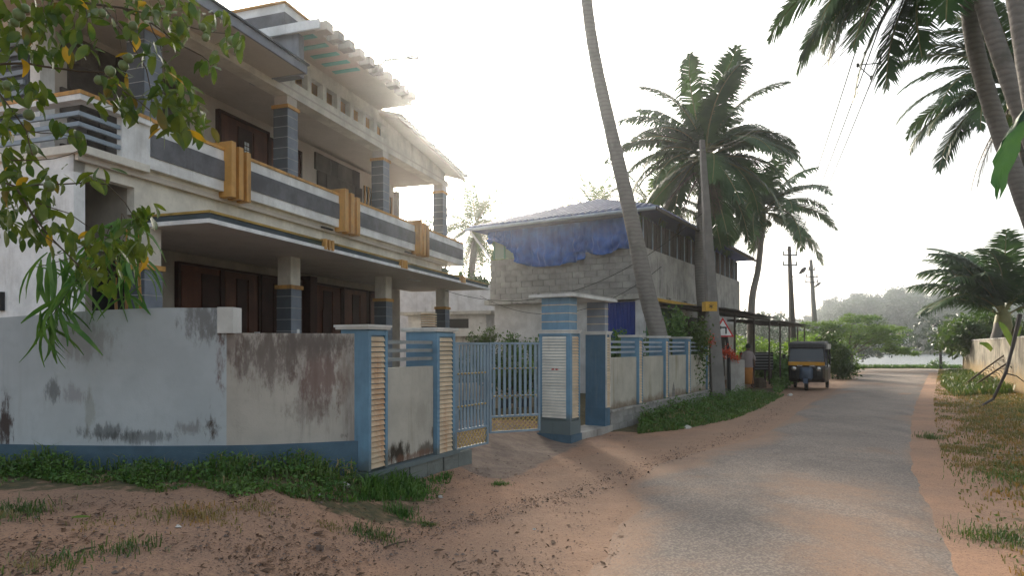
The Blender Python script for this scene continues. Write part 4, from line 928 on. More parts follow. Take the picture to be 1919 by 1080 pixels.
def tree(name, label, base, h, rad, seed, mat, n, leaf, blobs, flat=0., group=None, r0=.2, cat='tree', nl=7):
    t = thing(name, label, cat, base, group); b = limbs(base, (base[0], base[1], base[2]+h*.85), rad, nl, seed, r0); part('trunk', b, M['bark'], t, smooth=True)
    V, Q = leafcloud(n, leaf, seed, blobs, flat); me = fastmesh('crown', V, Q, M[mat]); o = link('crown', me, t, base); return t
q = hit(1607, 694)
bl = [(0, 0, 2.7, 2.1, 1.8, .7, 80), (-2.2, 0, 2.2, 1.6, 1.4, .45, 55), (1.9, 0, 2.0, 1.7, 1.4, .5, 60), (.2, 0, 2.0, 2.8, 2, .3, 50), (3.2, 0, 1.25, .8, .7, .2, 20), (-3.2, 0, 2.0, .8, .8, .35, 20), (.4, 0, 3.4, 1.3, 1., .35, 34), (2.5, 0, 1.4, 1.2, .8, .2, 20), (-2.0, 0, 2.9, 1.5, 1, .35, 36), (2.3, 0, 2.6, 1.5, 1., .3, 36), (3.9, 0, 1.1, .5, .5, .15, 10)]
tree('feathery_tree', 'broad light green feathery tree with flat layers at the water edge', (q.x, 42.5, 0), 3.6, 2.6, 21, 'acacia', 30000, .085, bl, flat=.75, r0=.13, nl=11)
q = hit(1572, 712)
tree('roadside_bush', 'leafy green bush right beside the parked rickshaw', (q.x+.2, q.y+.5, 0), 1.6, .7, 22, 'tree', 3000, .09, [(0, 0, 1.0, .6, .6, .7, 60), (.35, 0, .5, .55, .5, .4, 30), (-.3, 0, 1.8, .5, .5, .4, 14)], r0=.05, cat='bush')
for i, (px, py, w_, h_, Y, lb) in enumerate([(1530, 700, 1.9, 2.0, 36, 'green thicket behind the rickshaw roof'), (1460, 690, 2.2, 1.9, 34, 'sunlit green bush behind the shed posts'), (1395, 690, 1.8, 1.9, 37, 'yellow green bush behind the road sign'), (1440, 700, 1.2, 1.1, 29, 'low dark bush beside the wire crate')]):
    x = (px-CX)*Y/F; tree('bush', lb, (x, Y, 0), h_*1.1, w_*.7, 30+i, 'acacia' if i < 3 else 'weed', 5000, .10, [(0, 0, h_*.6, w_, w_*.7, h_*.45, 70), (w_*.5, 0, h_*.4, w_*.6, w_*.5, h_*.35, 30)], flat=.3, r0=.05, cat='bush')
for i, (px, py, Y, r_, h_, lb, mt) in enumerate([(1822, 668, 36., 1.2, 3.1, 'dense dark round tree behind the end of the yellow wall', 'tree'), (1852, 640, 34, 1.7, 3.2, 'dark leafy tree behind the young palm', 'tree'), (880, 640, 34, 1.5, 5.6, 'dark leafy tree under the hazy palm between the houses', 'tree'),
      (980, 395, 55., 2.2, 14.0, 'distant tree top with fine twigs above the blue roof', 'treef'), (787, 395, 34, 1.0, 9.0, 'slim tree crown showing past the end of the balcony', 'treef'), (1050, 385, 70, 3.0, 16., 'far hazy tree top just left of the palm over the ridge', 'treef')]):
    x = (px-CX)*Y/F; z = float(g(x, Y))
    tree('tree', lb, (x, Y, z), h_, r_, 50+i, mt, 7000, .14 if Y < 40 else .2, [(0, 0, h_*.72, r_, r_, h_*(.26 if i < 2 else .12), 60), (r_*.5, 0, h_*.55, r_*.7, r_*.7, h_*.2 if i < 2 else .6, 30), (-r_*.7, 0, h_*.62, r_*.6, r_*.6, h_*.15 if i < 2 else .6, 20)], r0=.18)
# yard bushes and creepers by the block house
for i, (px, Y, z0, h_, r_, lb) in enumerate([(905, 20.5, .2, 1.9, .55, 'leafy yard plant against the white wall left of the gatehouse'), (950, 20.8, .2, 1.6, .4, 'thin yard plant in front of the white wall'), (1000, 19.5, .2, 1.6, .6, 'pale green yard bush just left of the gatehouse pillar'),
      (885, 20., .2, 1.1, .6, 'low bush behind the left gate leaf'), (1222, 16.5, .1, 2.2, .28, 'creeper clump left of the leaning trunk, before the blue shutter'), (1262, 16.6, .1, 2.3, .28, 'creeper climbing right of the leaning palm trunk'),
      (1300, 16.8, .1, 2.2, .42, 'tangled creeper bush over the far fence'), (1285, 17.2, .1, 1.5, .5, 'low leafy bush behind the third fence pillar'), (1150, 15.8, .1, 1.7, .3, 'dark leafy plant behind the gatehouse slab'), (960, 13.2, .6, .5, .55, 'clipped green plants in the yard bed, left clump'), (1005, 13.5, .6, .5, .5, 'clipped green plants in the yard bed, right clump')]):
    x = (px-CX)*Y/F
    tree('yard_plant' if i < 8 else 'shrub', lb, (x, Y, z0), h_, r_, 80+i, 'weed' if i % 3 else 'tree', 1500, .055, [(0, 0, h_*.6, r_, r_*.8, h_*.4, 34), (r_*.4, 0, h_*.85, r_*.4, r_*.4, h_*.2, 12)], r0=.025, cat='plant', nl=5)
# far shore: trees one by one on the rising bank
protos = []
for k in range(5):
    bls = [(0, 0, 8.5, 4.2, 4.2, 3.0, 60), (-2.5, 0, 6, 3, 3, 2.6, 34), (2.6, 1, 6.4, 3, 3, 2.6, 34), (0, -1, 4, 4, 3.5, 2, 30), (1, 0, 11, 2, 2, 1.6, 16)]
    V, Q = leafcloud(9000, .34, 200+k, [(x*(1+.2*math.sin(k*3+i)), y, z*(1+.12*math.cos(k*2+i)), a, b_, c_, n_) for i, (x, y, z, a, b_, c_, n_) in enumerate(bls)]); me = fastmesh('far_crown', V, Q, M['treef'])
    bb = limbs((0, 0, 0), (0, 0, 9), 3, 5, 210+k, .35); protos.append((me, mesh_of('far_trunk', bb.v, bb.f, M['bark'])))
rr = random.Random(5); ft = []
def topy(px):  # skyline of the far shore, rows of the photograph
    return np.interp(px, [1330, 1400, 1470, 1520, 1560, 1600, 1640, 1700, 1740, 1790, 1850, 2050], [612, 604, 606, 590, 562, 552, 556, 545, 540, 552, 560, 560])
names = {}
for row, (Y, st, k0) in enumerate(((207, 30, 1.), (222, 33, .95), (242, 36, .95), (265, 42, .95))):
    px = 1322+row*9
    while px < 2060:
        z = float(g((px-CX)*Y/F, Y)); want = CH+(HY-topy(px))*Y/F
        hmax = want-z; sc = hmax/12.4*(rr.uniform(.86, 1.04) if row > 1 else rr.uniform(.62, .85))
        sc = min(max(sc, .45), 1.55); ft.append(((px-CX)*Y/F, Y+rr.uniform(-4, 4), z, sc, row)); px += st*rr.uniform(.7, 1.25)
order = ['front row at the water', 'second row', 'third row', 'hilltop row']
for i, (x, y, z, sc, row) in enumerate(ft):
    t = thing('far_tree', 'hazy blue green tree in the wood on the far shore', 'tree', (x, y, z-.3), 'trees of the wood on the far shore'); me, tr = protos[i % 5]
    for nm, mm in (('crown', me), ('trunk', tr)):
        o = link(nm, mm, t, None); o.scale = (sc*1.05, sc, sc); o.rotation_euler = (0, 0, rr.uniform(0, 6.28))
# tree belt on the land side, left part far away, one mass
V, Q = leafcloud(60000, .24, 300, [(-60+i*11+rr.uniform(-3, 3), 92+rr.uniform(-8, 8), 3.0+rr.uniform(-.5, 1.0), 6, 5, 2.6, 160) for i in range(13)], sp=1.2); me = fastmesh('distant_wood', V, Q, M['treef']); stuff(link('distant_wood', me), 'distant belt of trees behind the houses', 'wood')
b = MB(); b.box((px2(1660, 630, 206).x, 203.5, 4.2), (14, 2, 2.2)); 

# ---------------------------------------------------------------- guava branch in the near top left corner
def leaf_mesh(name, mat, L=1., w=.46, fold=.12, curl=.2, n=5, seed=0):
    V = []; Q = []; r = random.Random(seed)
    for i in range(n+1):
        t = i/n; ww = w*.5*math.sin(math.pi*min(1, .04+t*.93))**.75; x = L*t; z = -curl*t*t; ed = fold*ww*2
        V += [(x, -ww, z+ed+r.uniform(-.01, .01)), (x, 0, z), (x, ww, z+ed+r.uniform(-.01, .01))]
    for i in range(n):
        a = 3*i; Q += [(a, a+3, a+4, a+1), (a+1, a+4, a+5, a+2)]
    return fastmesh(name, V, Q, M[mat], True)
lm = {k: [leaf_mesh('leaf', k, w=.42+.04*j, fold=.1+.25*j, curl=.1+.16*j, seed=j) for j in range(3)] for k in ('guava', 'guavay', 'guavab')}
gt = thing('guava_tree', 'guava branches with hard green fruit and some yellow leaves hanging in from the top left', 'tree', (-4.6, 2.9, .4))
BRN = [([(-700, 300, 3.3), (-300, 60, 3.4), (-30, -12, 3.4), (100, -4, 3.3), (230, 14, 3.3)], .013), ([(195, 12, 3.3), (240, 70, 3.25), (275, 130, 3.25), (285, 192, 3.3)], .005), ([(-300, 60, 3.4), (-20, 122, 3.2), (50, 118, 3.2), (110, 128, 3.2), (195, 135, 3.2), (240, 175, 3.15), (285, 210, 3.2)], .007),
       ([(230, 14, 3.3), (280, 40, 3.4), (330, 80, 3.45), (380, 105, 3.5), (402, 122, 3.5)], .006), ([(280, 40, 3.4), (300, 80, 3.4), (312, 150, 3.4)], .004), ([(230, 14, 3.3), (340, 45, 3.5), (400, 60, 3.5), (455, 66, 3.5)], .005),
       ([(-20, 122, 3.2), (-5, 170, 3.1), (18, 200, 3.1), (50, 245, 3.1), (62, 292, 3.1)], .006), ([(20, 300, 3.1), (70, 300, 3.1), (130, 290, 3.15), (165, 272, 3.2)], .003), ([(-200, 250, 3.3), (-20, 330, 3.2), (30, 350, 3.2), (60, 400, 3.15), (90, 440, 3.2), (150, 500, 3.3), (205, 512, 3.3)], .007),
       ([(30, 350, 3.2), (120, 345, 3.3), (200, 345, 3.4), (235, 380, 3.4), (258, 410, 3.4), (268, 440, 3.4)], .0045), ([(60, 400, 3.15), (80, 440, 3.1), (130, 480, 3.1)], .004), ([(70, 380, 3.2), (130, 400, 3.3), (190, 440, 3.4), (240, 460, 3.4)], .0035),
       ([(160, 5, 3.3), (165, 60, 3.3), (182, 110, 3.3)], .003), ([(100, -4, 3.3), (85, 60, 3.3), (60, 110, 3.25)], .003), ([(215, 10, 3.3), (228, 90, 3.35)], .0025), ([(50, 245, 3.1), (100, 250, 3.15), (160, 260, 3.2)], .003)]
tr = MB(); tr.tube([(-4.6, 2.9, .2), (-4.5, 2.95, 1.4), (-4.2, 3.1, 2.3)]+[px2(-700, 300, 3.3)], [.09, .08, .05, .02], 9); part('trunk', tr, M['bark'], gt, smooth=True)
tr = MB(); tr.tube([(-4.2, 3.1, 2.3), px2(-300, 60, 3.4)], [.04, .015], 7); tr.tube([(-4.5, 2.95, 1.6), px2(-200, 250, 3.3)], [.04, .012], 7); part('limb', tr, M['bark'], gt)
for pts, r_ in BRN:
    b = MB(); n = len(pts); P = [px2(*p) for p in pts]; PP = []
    for i in range(n-1): PP += [P[i], P[i].lerp(P[i+1], .5)+Vector([random.uniform(-.006, .006) for _ in range(3)])]
    PP.append(P[-1]); b.tube(PP, list(np.linspace(r_, r_*.4, len(PP))), 6); part('branch', b, M['bark'], gt)
CL = [(40, 20, 70, 26), (130, 20, 60, 22), (190, 30, 40, 8), (280, 20, 50, 16), (340, 25, 38, 12), (30, 90, 50, 18), (90, 80, 45, 14), (150, 85, 38, 8), (415, 48, 30, 9), (440, 80, 22, 7), (395, 118, 22, 6), (330, 70, 30, 7), (240, 60, 30, 4),
      (305, 110, 36, 9), (325, 165, 34, 12), (345, 205, 36, 16), (300, 190, 26, 9), (370, 240, 30, 10), (320, 240, 30, 12), (215, 160, 30, 10), (235, 205, 30, 11), (190, 190, 22, 4), (60, 180, 40, 8), (15, 170, 30, 8), (20, 240, 35, 14), (30, 300, 40, 15),
      (20, 350, 40, 14), (60, 380, 45, 18), (20, 420, 35, 14), (100, 420, 40, 12), (190, 335, 28, 5), (270, 405, 26, 11), (255, 430, 26, 8), (140, 470, 34, 9), (190, 450, 30, 9), (160, 510, 36, 9), (230, 480, 34, 10), (205, 530, 26, 5), (265, 470, 20, 5), (110, 330, 30, 5), (70, 450, 30, 6)]
LV = []
for (x, y, r_, n) in CL:
    for _ in range(int(n*2.1)):
        a = random.uniform(0, 6.28); q = r_*math.sqrt(random.random()); LV.append((x+q*math.cos(a), y+q*math.sin(a)*.8-10))
for i in range(10): LV.append((100+i*6.3, 222+i*3.2)); LV.append((102+i*6.3, 232+i*3.4))
random.shuffle(LV); nl = 0; extra = []
for i, (x, y) in enumerate(LV):
    Y = random.uniform(3.05, 3.6); p = px2(x, y, Y); k = 'guava' if random.random() < .87 else ('guavab' if random.random() < .6 else 'guavay'); me = random.choice(lm[k])
    L = random.uniform(.058, .10); az = random.uniform(0, 6.28); pit = random.uniform(.15, 1.45)      # hang down
    if nl < 298: o = link('leaf', me, gt, p); o.rotation_euler = (random.uniform(-.9, .9), pit, az); o.scale = (L, L, L); nl += 1
    else: extra.append((Matrix.Translation(p) @ Matrix.Rotation(az, 4, 'Z') @ Matrix.Rotation(pit, 4, 'Y') @ Matrix.Rotation(random.uniform(-.9, .9), 4, 'X') @ Matrix.Diagonal((L, L, L, 1))))
for (x, y, Y, k, L, rot) in [(217, 107, 3.1, 'guavay', .06, (0, -.6, .3)), (325, 48, 3.4, 'guavay', .055, (0, .1, .2)), (316, 135, 3.3, 'guavay', .11, (.2, .6, 0)), (122, 85, 3.2, 'guavay', .09, (1.2, 1.4, 0)), (298, 205, 3.2, 'guavab', .11, (1.2, 1.3, .2)), (18, 245, 3.1, 'guavay', .07, (.8, .2, 2))]:
    o = link('leaf', lm[k][0], gt, px2(x, y, Y)); o.rotation_euler = rot; o.scale = (L, L, L); o['label'] = 'bright yellow leaf' if k == 'guavay' else 'brownish leaf'
vv = [v.co.copy() for v in lm['guava'][0].vertices]; ff = [list(p.vertices) for p in lm['guava'][0].polygons]; V = []; Q = []
for mt in extra:
    b0_ = len(V); V += [tuple(mt @ v) for v in vv]; Q += [[b0_+i for i in f] for f in ff]
me = fastmesh('remaining_leaves', V, Q, M['guava'], True); link('remaining_leaves', me, gt, (0, 0, 0))['kind'] = 'stuff'
FRT = [(36, 27, 11), (48, 15, 8), (241, 108, 9.5), (207, 133, 9.5), (186, 150, 8.5), (272, 32, 8), (292, 25, 8), (192, 24, 7.5), (232, 122, 9), (386, 70, 7), (380, 50, 7), (15, 160, 9), (435, 76, 8), (93, 349, 10), (60, 280, 10), (55, 215, 10), (28, 42, 8), (250, 48, 8)]
fb = MB(); fb.lathe((0, 0, 0), [(0, -1.05), (.5, -.95), (.85, -.6), (1, 0), (.86, .55), (.5, .9), (.16, 1.0), (.1, 1.12), (0, 1.1)], 14); fm = mesh_of('fruit', fb.v, fb.f, M['fruit'], True)
for (x, y, r_) in FRT:
    o = link('guava_fruit', fm, gt, px2(x, y, 3.15)); s = r_*3.15/F; o.scale = (s, s, s); o.rotation_euler = (random.uniform(-.5, .5), random.uniform(-.5, .5), 0)
V, Q = leafcloud(14000, .055, 500, [(-3.6, .3, 4.9, 1.6, 1.5, 1.0, 120), (-5, -1.2, 4.4, 1.6, 1.5, 1.2, 120), (-5.2, 1.4, 3.9, 1.3, 1.2, 1.1, 100)]); me = fastmesh('shade_crown', V, Q, M['guava']); link('shade_crown', me, gt, (0, 0, 0))['kind'] = 'stuff'  # unseen crown above the frame, added to shade the wall and left foreground
# long-leaved plant growing over the white wall
bp_ = thing('long_leaved_plant', 'cane plant with long narrow green leaves spilling over the white wall', 'plant', px2(215, 700, 6.7))
lb = [leaf_mesh('long_leaf', 'bamboo', w=.13, fold=.3, curl=.25+.2*j, n=6, seed=j) for j in range(3)]
for (x0, y0, x1, y1) in ((222, 640, 218, 470), (240, 640, 238, 430), (265, 600, 262, 400)):
    b = MB(); b.tube([px2(x0, y0+60, 6.6), px2(x0, y0, 6.55), px2((x0+x1)/2-3, (y0+y1)/2, 6.4), px2(x1, y1, 6.2)], [.018, .016, .013, .008], 7); part('cane', b, M['gold'], bp_)
for (x, y, n, Y) in ((100, 480, 9, 6.0), (150, 520, 14, 5.95), (115, 560, 14, 5.9), (90, 600, 8, 5.8), (100, 590, 8, 5.75), (180, 490, 10, 6.0), (245, 470, 12, 6.1), (240, 420, 8, 6.1), (262, 500, 9, 6.15), (250, 540, 7, 6.2), (200, 440, 8, 6.1), (75, 500, 5, 6.)):
    b = MB(); b.tube([px2(218, 520, 6.25), px2((x+218)/2, min(y, 520)-20, 6.1), px2(x, y, Y)], [.006, .005, .003], 5); part('twig', b, M['bark'], bp_)
    for _ in range(n):
        p = px2(x+random.uniform(-22, 22), y+random.uniform(-18, 18), Y+random.uniform(-.1, .15)); o = link('leaf', random.choice(lb), bp_, p)
        dn = random.random(); L = random.uniform(.26, .46); o.scale = (L, L, L); o.rotation_euler = (random.uniform(-.8, .8), random.uniform(.1, 1.3) if x > 110 or dn < .5 else 1.35, random.choice([math.pi, 0, 2.6, 3.6, .4, -1.6])+random.uniform(-.5, .5))
# banana leaves
bn = thing('banana_plant', 'big green banana leaf poking in at the right picture edge', 'plant', (5.6, 5.2, .0))
V = []; Q = []; n = 16
A = px2(1990, 150, 5.0); B = px2(1872, 352, 5.0)
for i in range(n+1):
    t = i/n; c = A.lerp(B, t)+Vector((-.10, 0, .12))*math.sin(math.pi*t); w = .27*math.sin(math.pi*min(1, .12+.9*t))**.6*(1 if t < .97 else .3); nrm = Vector((.75, .3, .55)).normalized()
    for k, s_ in enumerate((-1, -.5, 0, .5, 1)): V.append(tuple(c+nrm*w*s_+Vector((0, 0, -.10*abs(s_)**1.5))+Vector((0, .02*math.sin(i*2.1+k), 0))))
for i in range(n):
    for k in range(4): a = i*5+k; Q.append((a, a+1, a+6, a+5))
link('leaf', fastmesh('banana_leaf', V, Q, M['banana'], True), bn, (0, 0, 0)); b = MB(); b.tube([(5.6, 5.2, 0), (5.5, 5.1, 2.0), A], [.1, .07, .02], 8); part('stalk', b, M['rachis'], bn)
bn = thing('banana_plant', 'low banana plant with yellow green leaves above the yellow wall', 'plant', (17.2, 22.5, 0))
for (x0, y0, x1, y1, w_) in ((1900, 650, 1872, 600, .10), (1905, 640, 1915, 606, .10), (1860, 655, 1836, 642, .08)):
    V = []; Q = []; A = px2(x0, y0, 22); B = px2(x1, y1, 22)
    for i in range(9):
        t = i/8; c = A.lerp(B, t)+Vector((0, 0, .1))*math.sin(math.pi*t); w = w_*math.sin(math.pi*min(1, .15+.85*t))**.6
        for s_ in (-1, 0, 1): V.append(tuple(c+Vector((.5, -.3, .6)).normalized()*w*s_+Vector((0, 0, -.05*abs(s_)))))
    for i in range(8):
        for k in range(2): a = i*3+k; Q.append((a, a+1, a+4, a+3))
    link('leaf', fastmesh('banana_leaf', V, Q, M['palml'], True), bn, (0, 0, 0))

# ---------------------------------------------------------------- old wall at right with dead fronds
ow = thing('old_wall', 'old mouldy yellow stained wall at the right edge of the road', 'wall', (21, 28, 0))
R0 = Fr((16.6, 20.9), (.507, .862), (-.862, .507)); L0 = 19.2
b = MB(); b.fb(R0, -4, L0-.9, -.2, 0, -.2, 1.85); part('wall_panel', b, M['oldwall'], ow)
b = MB(); b.fb(R0, L0-.895, L0-.55, -.23, .03, -.2, 1.9); part('end_pier', b, M['oldwall'], ow)
b = MB(); b.fb(R0, -4, L0-.9, -.23, .03, 1.851, 1.90); part('coping', b, M['mossc'], ow)
for i, (x0, y0, x1, y1) in enumerate(((1812, 733, 1872, 640), (1800, 728, 1862, 628))):
    A = hit(x0, y0); Bq = px2(x1, y1, A.y+2.4); d = Bq-A; t = thing('fallen_frond', ('dry coconut frond propped against the old wall, lower one', 'dry coconut frond propped against the old wall, upper one')[i], 'palm frond', A)
    a_, l_ = frond_mesh('dry', math.atan2(d.z, d.x)+.08, d.length*1.02, .2, 34, .42, 400+i, 'palmdry', hang=1.6); o = link('stalk', a_, t, A); q = link('leaflets', l_, t, A); q['kind'] = 'stuff'
t = thing('dry_stick', 'long bent dry frond stalk leaning from the verge over the old wall', 'branch', hit(1840, 760)); Y = 17.
b = MB(); b.tube([hit(1835, 764), px2(1862, 748, 17), px2(1885, 700, 17), px2(1897, 655, 17.2), px2(1912, 590, 17.4)], [.03, .035, .04, .045, .06], 7); part('stalk', b, M['steel'], t)
b = MB(); b.tube([px2(1885, 700, 17), px2(1905, 705, 17.1), px2(1925, 720, 17.1)], [.02, .015, .01], 5); part('side_shoot', b, M['steel'], t)

# ---------------------------------------------------------------- poles, wires, lamps, sign
def pole(label, base, top, r0, r1, name='utility_pole', mat='pole', sq=True):
    t = thing(name, label, 'pole', base); b = MB(); A = Vector(base)-Vector((0, 0, .3)); B = Vector(top); x = Vector((1, .12, 0)).normalized(); y = Vector((-.12, 1, 0)).normalized(); P = []
    for c_, r_ in ((A, r0), (B, r1)):
        for a, b_ in ((-1, -1), (1, -1), (1, 1), (-1, 1)): P.append(c_+x*a*r_+y*b_*r_*.75)
    b.box8(P); part('shaft', b, M[mat], t, bev=.012); return t
Y0 = 17.6; u0b = px2(1346, 742, Y0); u0t = px2(1316, 262, Y0)
up = pole('thick tapered concrete electricity pole with an ochre painted mark, beside the road sign', (u0b.x, Y0, .1), u0t, .20, .065)
m1, m2 = px2(1329.5, 566, Y0), px2(1330.8, 584, Y0); b = MB(); b.box(((m1.x+m2.x)/2, Y0, (m1.z+m2.z)/2), (.325, .25, .26), math.atan(.12)); part('painted_mark', b, M['ochre'], up)
b = MB()
for k in range(3):
    a0 = -.6+k*1.1; c_ = Vector(((m1.x+m2.x)/2, Y0-.14, (m1.z+m2.z)/2)); b.box8([c_+Vector((x*math.cos(a0)-z*math.sin(a0), y, x*math.sin(a0)+z*math.cos(a0))) for y in (0, .003) for (x, z) in ((-.07, -.008), (.07, -.008), (.07, .008), (-.07, .008))])
part('painted_symbol', b, M['steel'], up)
for k, zz in enumerate((700, 655, 520)):
    q = px2(1344-(.06*(742-zz)), zz, Y0); b = MB(); b.lathe((q.x, q.y, q.z), [(.2, 0), (.215, 0), (.215, .03), (.2, .03)], 8)
def cross(t, c, w, ins=3, sag=0):
    b = MB(); b.box(c, (w, .07, .07), .12); part('crossarm', b, M['iron'], t)
    for k in range(ins):
        x = -w/2+.06+k*(w-.12)/(ins-1)
        if abs(x) < .05: continue
        b = MB(); b.lathe((c[0]+x, c[1]+x*.12, c[2]+.035), [(.02, 0), (.05, .03), (.03, .07), (.055, .1), (.03, .16), (0, .18)], 8); part('insulator', b, M['iron'], t)
Y1 = 35.; a1_, b1_ = px2(1489, 702, Y1), px2(1479.5, 462, Y1); u1 = pole('dark electricity pole with two crossarms and a street lamp, left of two', (a1_.x, Y1, .0), b1_, .17, .08, mat='steel')
for py in (478, 497): q = px2(1481, py, Y1-.14); cross(u1, tuple(q), .85)
L1, L2, L3 = px2(1484, 520, Y1), px2(1497, 513, Y1), px2(1504, 507, Y1); b = MB(); b.tube([L1, L2, L3], .02, 5); part('lamp_arm', b, M['iron'], u1)
b = MB(); b.tube([px2(1499, 513, Y1), px2(1505, 507, Y1), px2(1510, 502, Y1)], [.06, .13, .07], 7); part('lamp_head', b, M['iron'], u1)
Y2 = 44.; a2_, b2_ = px2(1533, 700, Y2), px2(1520, 487, Y2); u2 = pole('farther electricity pole with three crossarms, right of two', (a2_.x, Y2, 0), b2_, .18, .09)
for py, w_ in ((506, .5), (519, .9), (529.5, .95)): q = px2(1521.5, py, Y2-.15); cross(u2, tuple(q), w_)
b = MB(); b.tube([px2(1525, 540, Y2), px2(1534, 533, Y2), px2(1538, 530, Y2)], [.03, .1, .06], 6); part('lamp_head', b, M['iron'], u2)
Y3 = 43.; t = thing('lakeside_lamp', 'black ornamental lamp post standing alone at the lake edge', 'street lamp', px2(1764, 692, Y3))
b = MB(); b.tube([px2(1764, 694, Y3), px2(1762, 640, Y3), px2(1759, 612, Y3)], [.10, .07, .05], 8); part('post', b, M['iron'], t)
b = MB(); b.tube([px2(1759, 612, Y3), px2(1757.5, 607, Y3), px2(1754, 607, Y3), px2(1753, 612, Y3)], .04, 6); part('bracket', b, M['iron'], t)
b = MB(); b.lathe(px2(1753, 618, Y3), [(0, -.12), (.1, -.1), (.15, 0), (.12, .12), (0, .2)], 10); part('lantern', b, M['signw'], t)
b = MB(); b.lathe(px2(1753, 612.5, Y3), [(.16, 0), (.1, .1), (0, .14)], 10); part('lantern_cap', b, M['iron'], t)
tree('small_bush', 'small round bush at the foot of the lakeside lamp', (px2(1766, 690, 43).x, 43.3, 0), .5, .3, 77, 'weed', 700, .06, [(0, 0, .3, .5, .4, .3, 20)], r0=.02, cat='bush', nl=3)
def wire(label, A, B, sag, r=.009, cat='wire', group='overhead electric wires'):
    A, B = Vector(A), Vector(B); pts = [A.lerp(B, i/20)-Vector((0, 0, 4*sag*(i/20)*(1-i/20))) for i in range(21)]; b = MB(); b.tube(pts, r, 4); return tag(part('wire', b, M['rubber']), label, cat, group)
near = [Vector((4.2, 3., 5.9)), Vector((4.8, 3., 6.0)), Vector((5.3, 3., 5.9))]
for k in range(3):
    e = px2(1472+k*9, 476, Y1-.1); wire(['overhead wire climbing from the dark pole, left of three', 'overhead wire climbing from the dark pole, middle of three', 'overhead wire climbing from the dark pole, right of three'][k], e, px2([1652, 1688, 1716][k], -60, 9.5), .35, r=.013)
for k in range(2):
    wire(['twisted service wire from the concrete pole to the top right, upper', 'twisted service wire from the concrete pole to the top right, lower'][k], px2(1317, 278+k*6, Y0), px2(1690+k*22, -60, 8.), .6, r=.006)
wire('long wire crossing the white sky from the concrete pole to the top left', px2(1316, 268, Y0), px2(600, -40, 12), .5, r=.007)
wire('slack black cable across the grey block wall', px2(835, 545, 18.5), px2(1316, 400, Y0-.1), 1.1, r=.011)
wire('cable looped from the white wall to the block house corner', px2(900, 555, 19.5), px2(1240, 500, 17.8), .9, r=.009)
for k in range(2): wire(['faint lakeside wire, upper', 'faint lakeside wire, lower'][k], px2(1525, 506+k*14, Y2), px2(2050, 505+k*12, 60), .2, r=.01)
for (x, y, Y, s_) in ((1608, 122, 13., .25), (1531, 385, 26, .35)):
    t = thing('wire_spreader', 'triangular wire spreader %s' % ('high up among the palm fronds' if y < 200 else 'half way down towards the dark pole'), 'wire spreader', px2(x, y, Y)); P0, P1, P2_ = px2(x, y, Y), px2(x, y, Y)+Vector((s_*1.8, 0, .05)), px2(x, y, Y)+Vector((s_*1.1, 0, -s_))
    for A, B in ((P0, P1), (P0, P2_)): b = MB(); b.tube([A, B], .012, 5); part('rod', b, M['iron'], t)
    for A in (P0, P1, P2_): b = MB(); b.lathe(A, [(0, -.05), (.03, -.03), (.03, .03), (0, .05)], 6); part('insulator', b, M['iron'], t)
# road sign
Ys = 18.6; s0 = px2(1354, 632, Ys); sg = thing('road_sign', 'red bordered triangular warning sign with a black turn arrow half behind the concrete pole', 'road sign', (px2(1364, 700, Ys).x, Ys, 0))
def tri(inset, y, th):
    L = .66; h = L*.866; cx_ = s0.x; z0 = s0.z; i = inset
    P = [(cx_-L/2+i*1.73, z0+i), (cx_+L/2-i*1.73, z0+i), (cx_, z0+h-i*2)]; b = MB(); b.v = [(x, y, z) for x, z in P]+[(x, y+th, z) for x, z in P]; b.f = [(0, 1, 2), (5, 4, 3), (0, 3, 4, 1), (1, 4, 5, 2), (2, 5, 3, 0)]; return b
part('sign_border', tri(0, Ys-.05, .02), M['red'], sg); part('sign_face', tri(.045, Ys-.056, .005), M['signw'], sg)
b = MB(); zc = s0.z+.09; cx_ = s0.x+.06
b.box((cx_+.03, Ys-.059, zc+.10), (.045, .004, .20)); b.box((cx_-.045, Ys-.0592, zc+.185), (.15, .0036, .045)); b.v += [(cx_-.11, Ys-.061, zc+.245), (cx_-.11, Ys-.061, zc+.125), (cx_-.19, Ys-.061, zc+.185)]; n = len(b.v); b.f.append((n-1, n-2, n-3)); part('arrow', b, M['black'], sg)
b = MB(); xb = px2(1366, 700, Ys).x; b.tube([(xb+.03, Ys, -.2), (xb, Ys, 1.4), (xb-.12, Ys, s0.z+.35)], [.055, .05, .045], 8); part('post', b, M['iron'], sg)
# concrete stub wall with orange flowers, wire crate, brown lump
t = thing('stub_wall', 'short weathered concrete wall stub between the road sign and the person', 'wall', px2(1376, 712, 20)); b = MB(); b.box((px2(1379, 700, 20.2).x, 20.2, .55), (.48, .25, 1.2), .1); part('wall_panel', b, M['conc'], t)
def flowers(label, px, py, Y, r, n=60):
    V, Q = leafcloud(n*8, .035, int(px), [(0, 0, 0, r, r*.6, r*.45, n//3)]); me = fastmesh('flowers', V, Q, M['flower']); stuff(link('flower_bunch', me, None, px2(px, py, Y)), label, 'flowers')
flowers('orange red flowers on top of the concrete stub', 1377, 668, 20., .19); flowers('small orange flower bunch left of the concrete pole', 1329, 637, 17.3, .16, 40); flowers('tiny orange flowers beside the sign post', 1361, 660, 18.4, .09, 30)
q = px2(1435, 712, 26.); t = thing('wire_crate', 'dark slatted crate standing beyond the person', 'crate', (q.x, 27, 0)); b = MB(); b.box((q.x, 27, .95), (1.15, .7, .75), .1); part('box', b, M['dark'], t)
for k in range(6): b = MB(); b.box((q.x, 26.62, .64+k*.12), (1.17, .02, .03), .1); part('slat', b, M['railw'], t)
for sx in (-.5, .5):
    for sy in (-.3, .3): b = MB(); b.box((q.x+sx, 27+sy, .3), (.06, .06, .62)); part('leg', b, M['steel'], t)
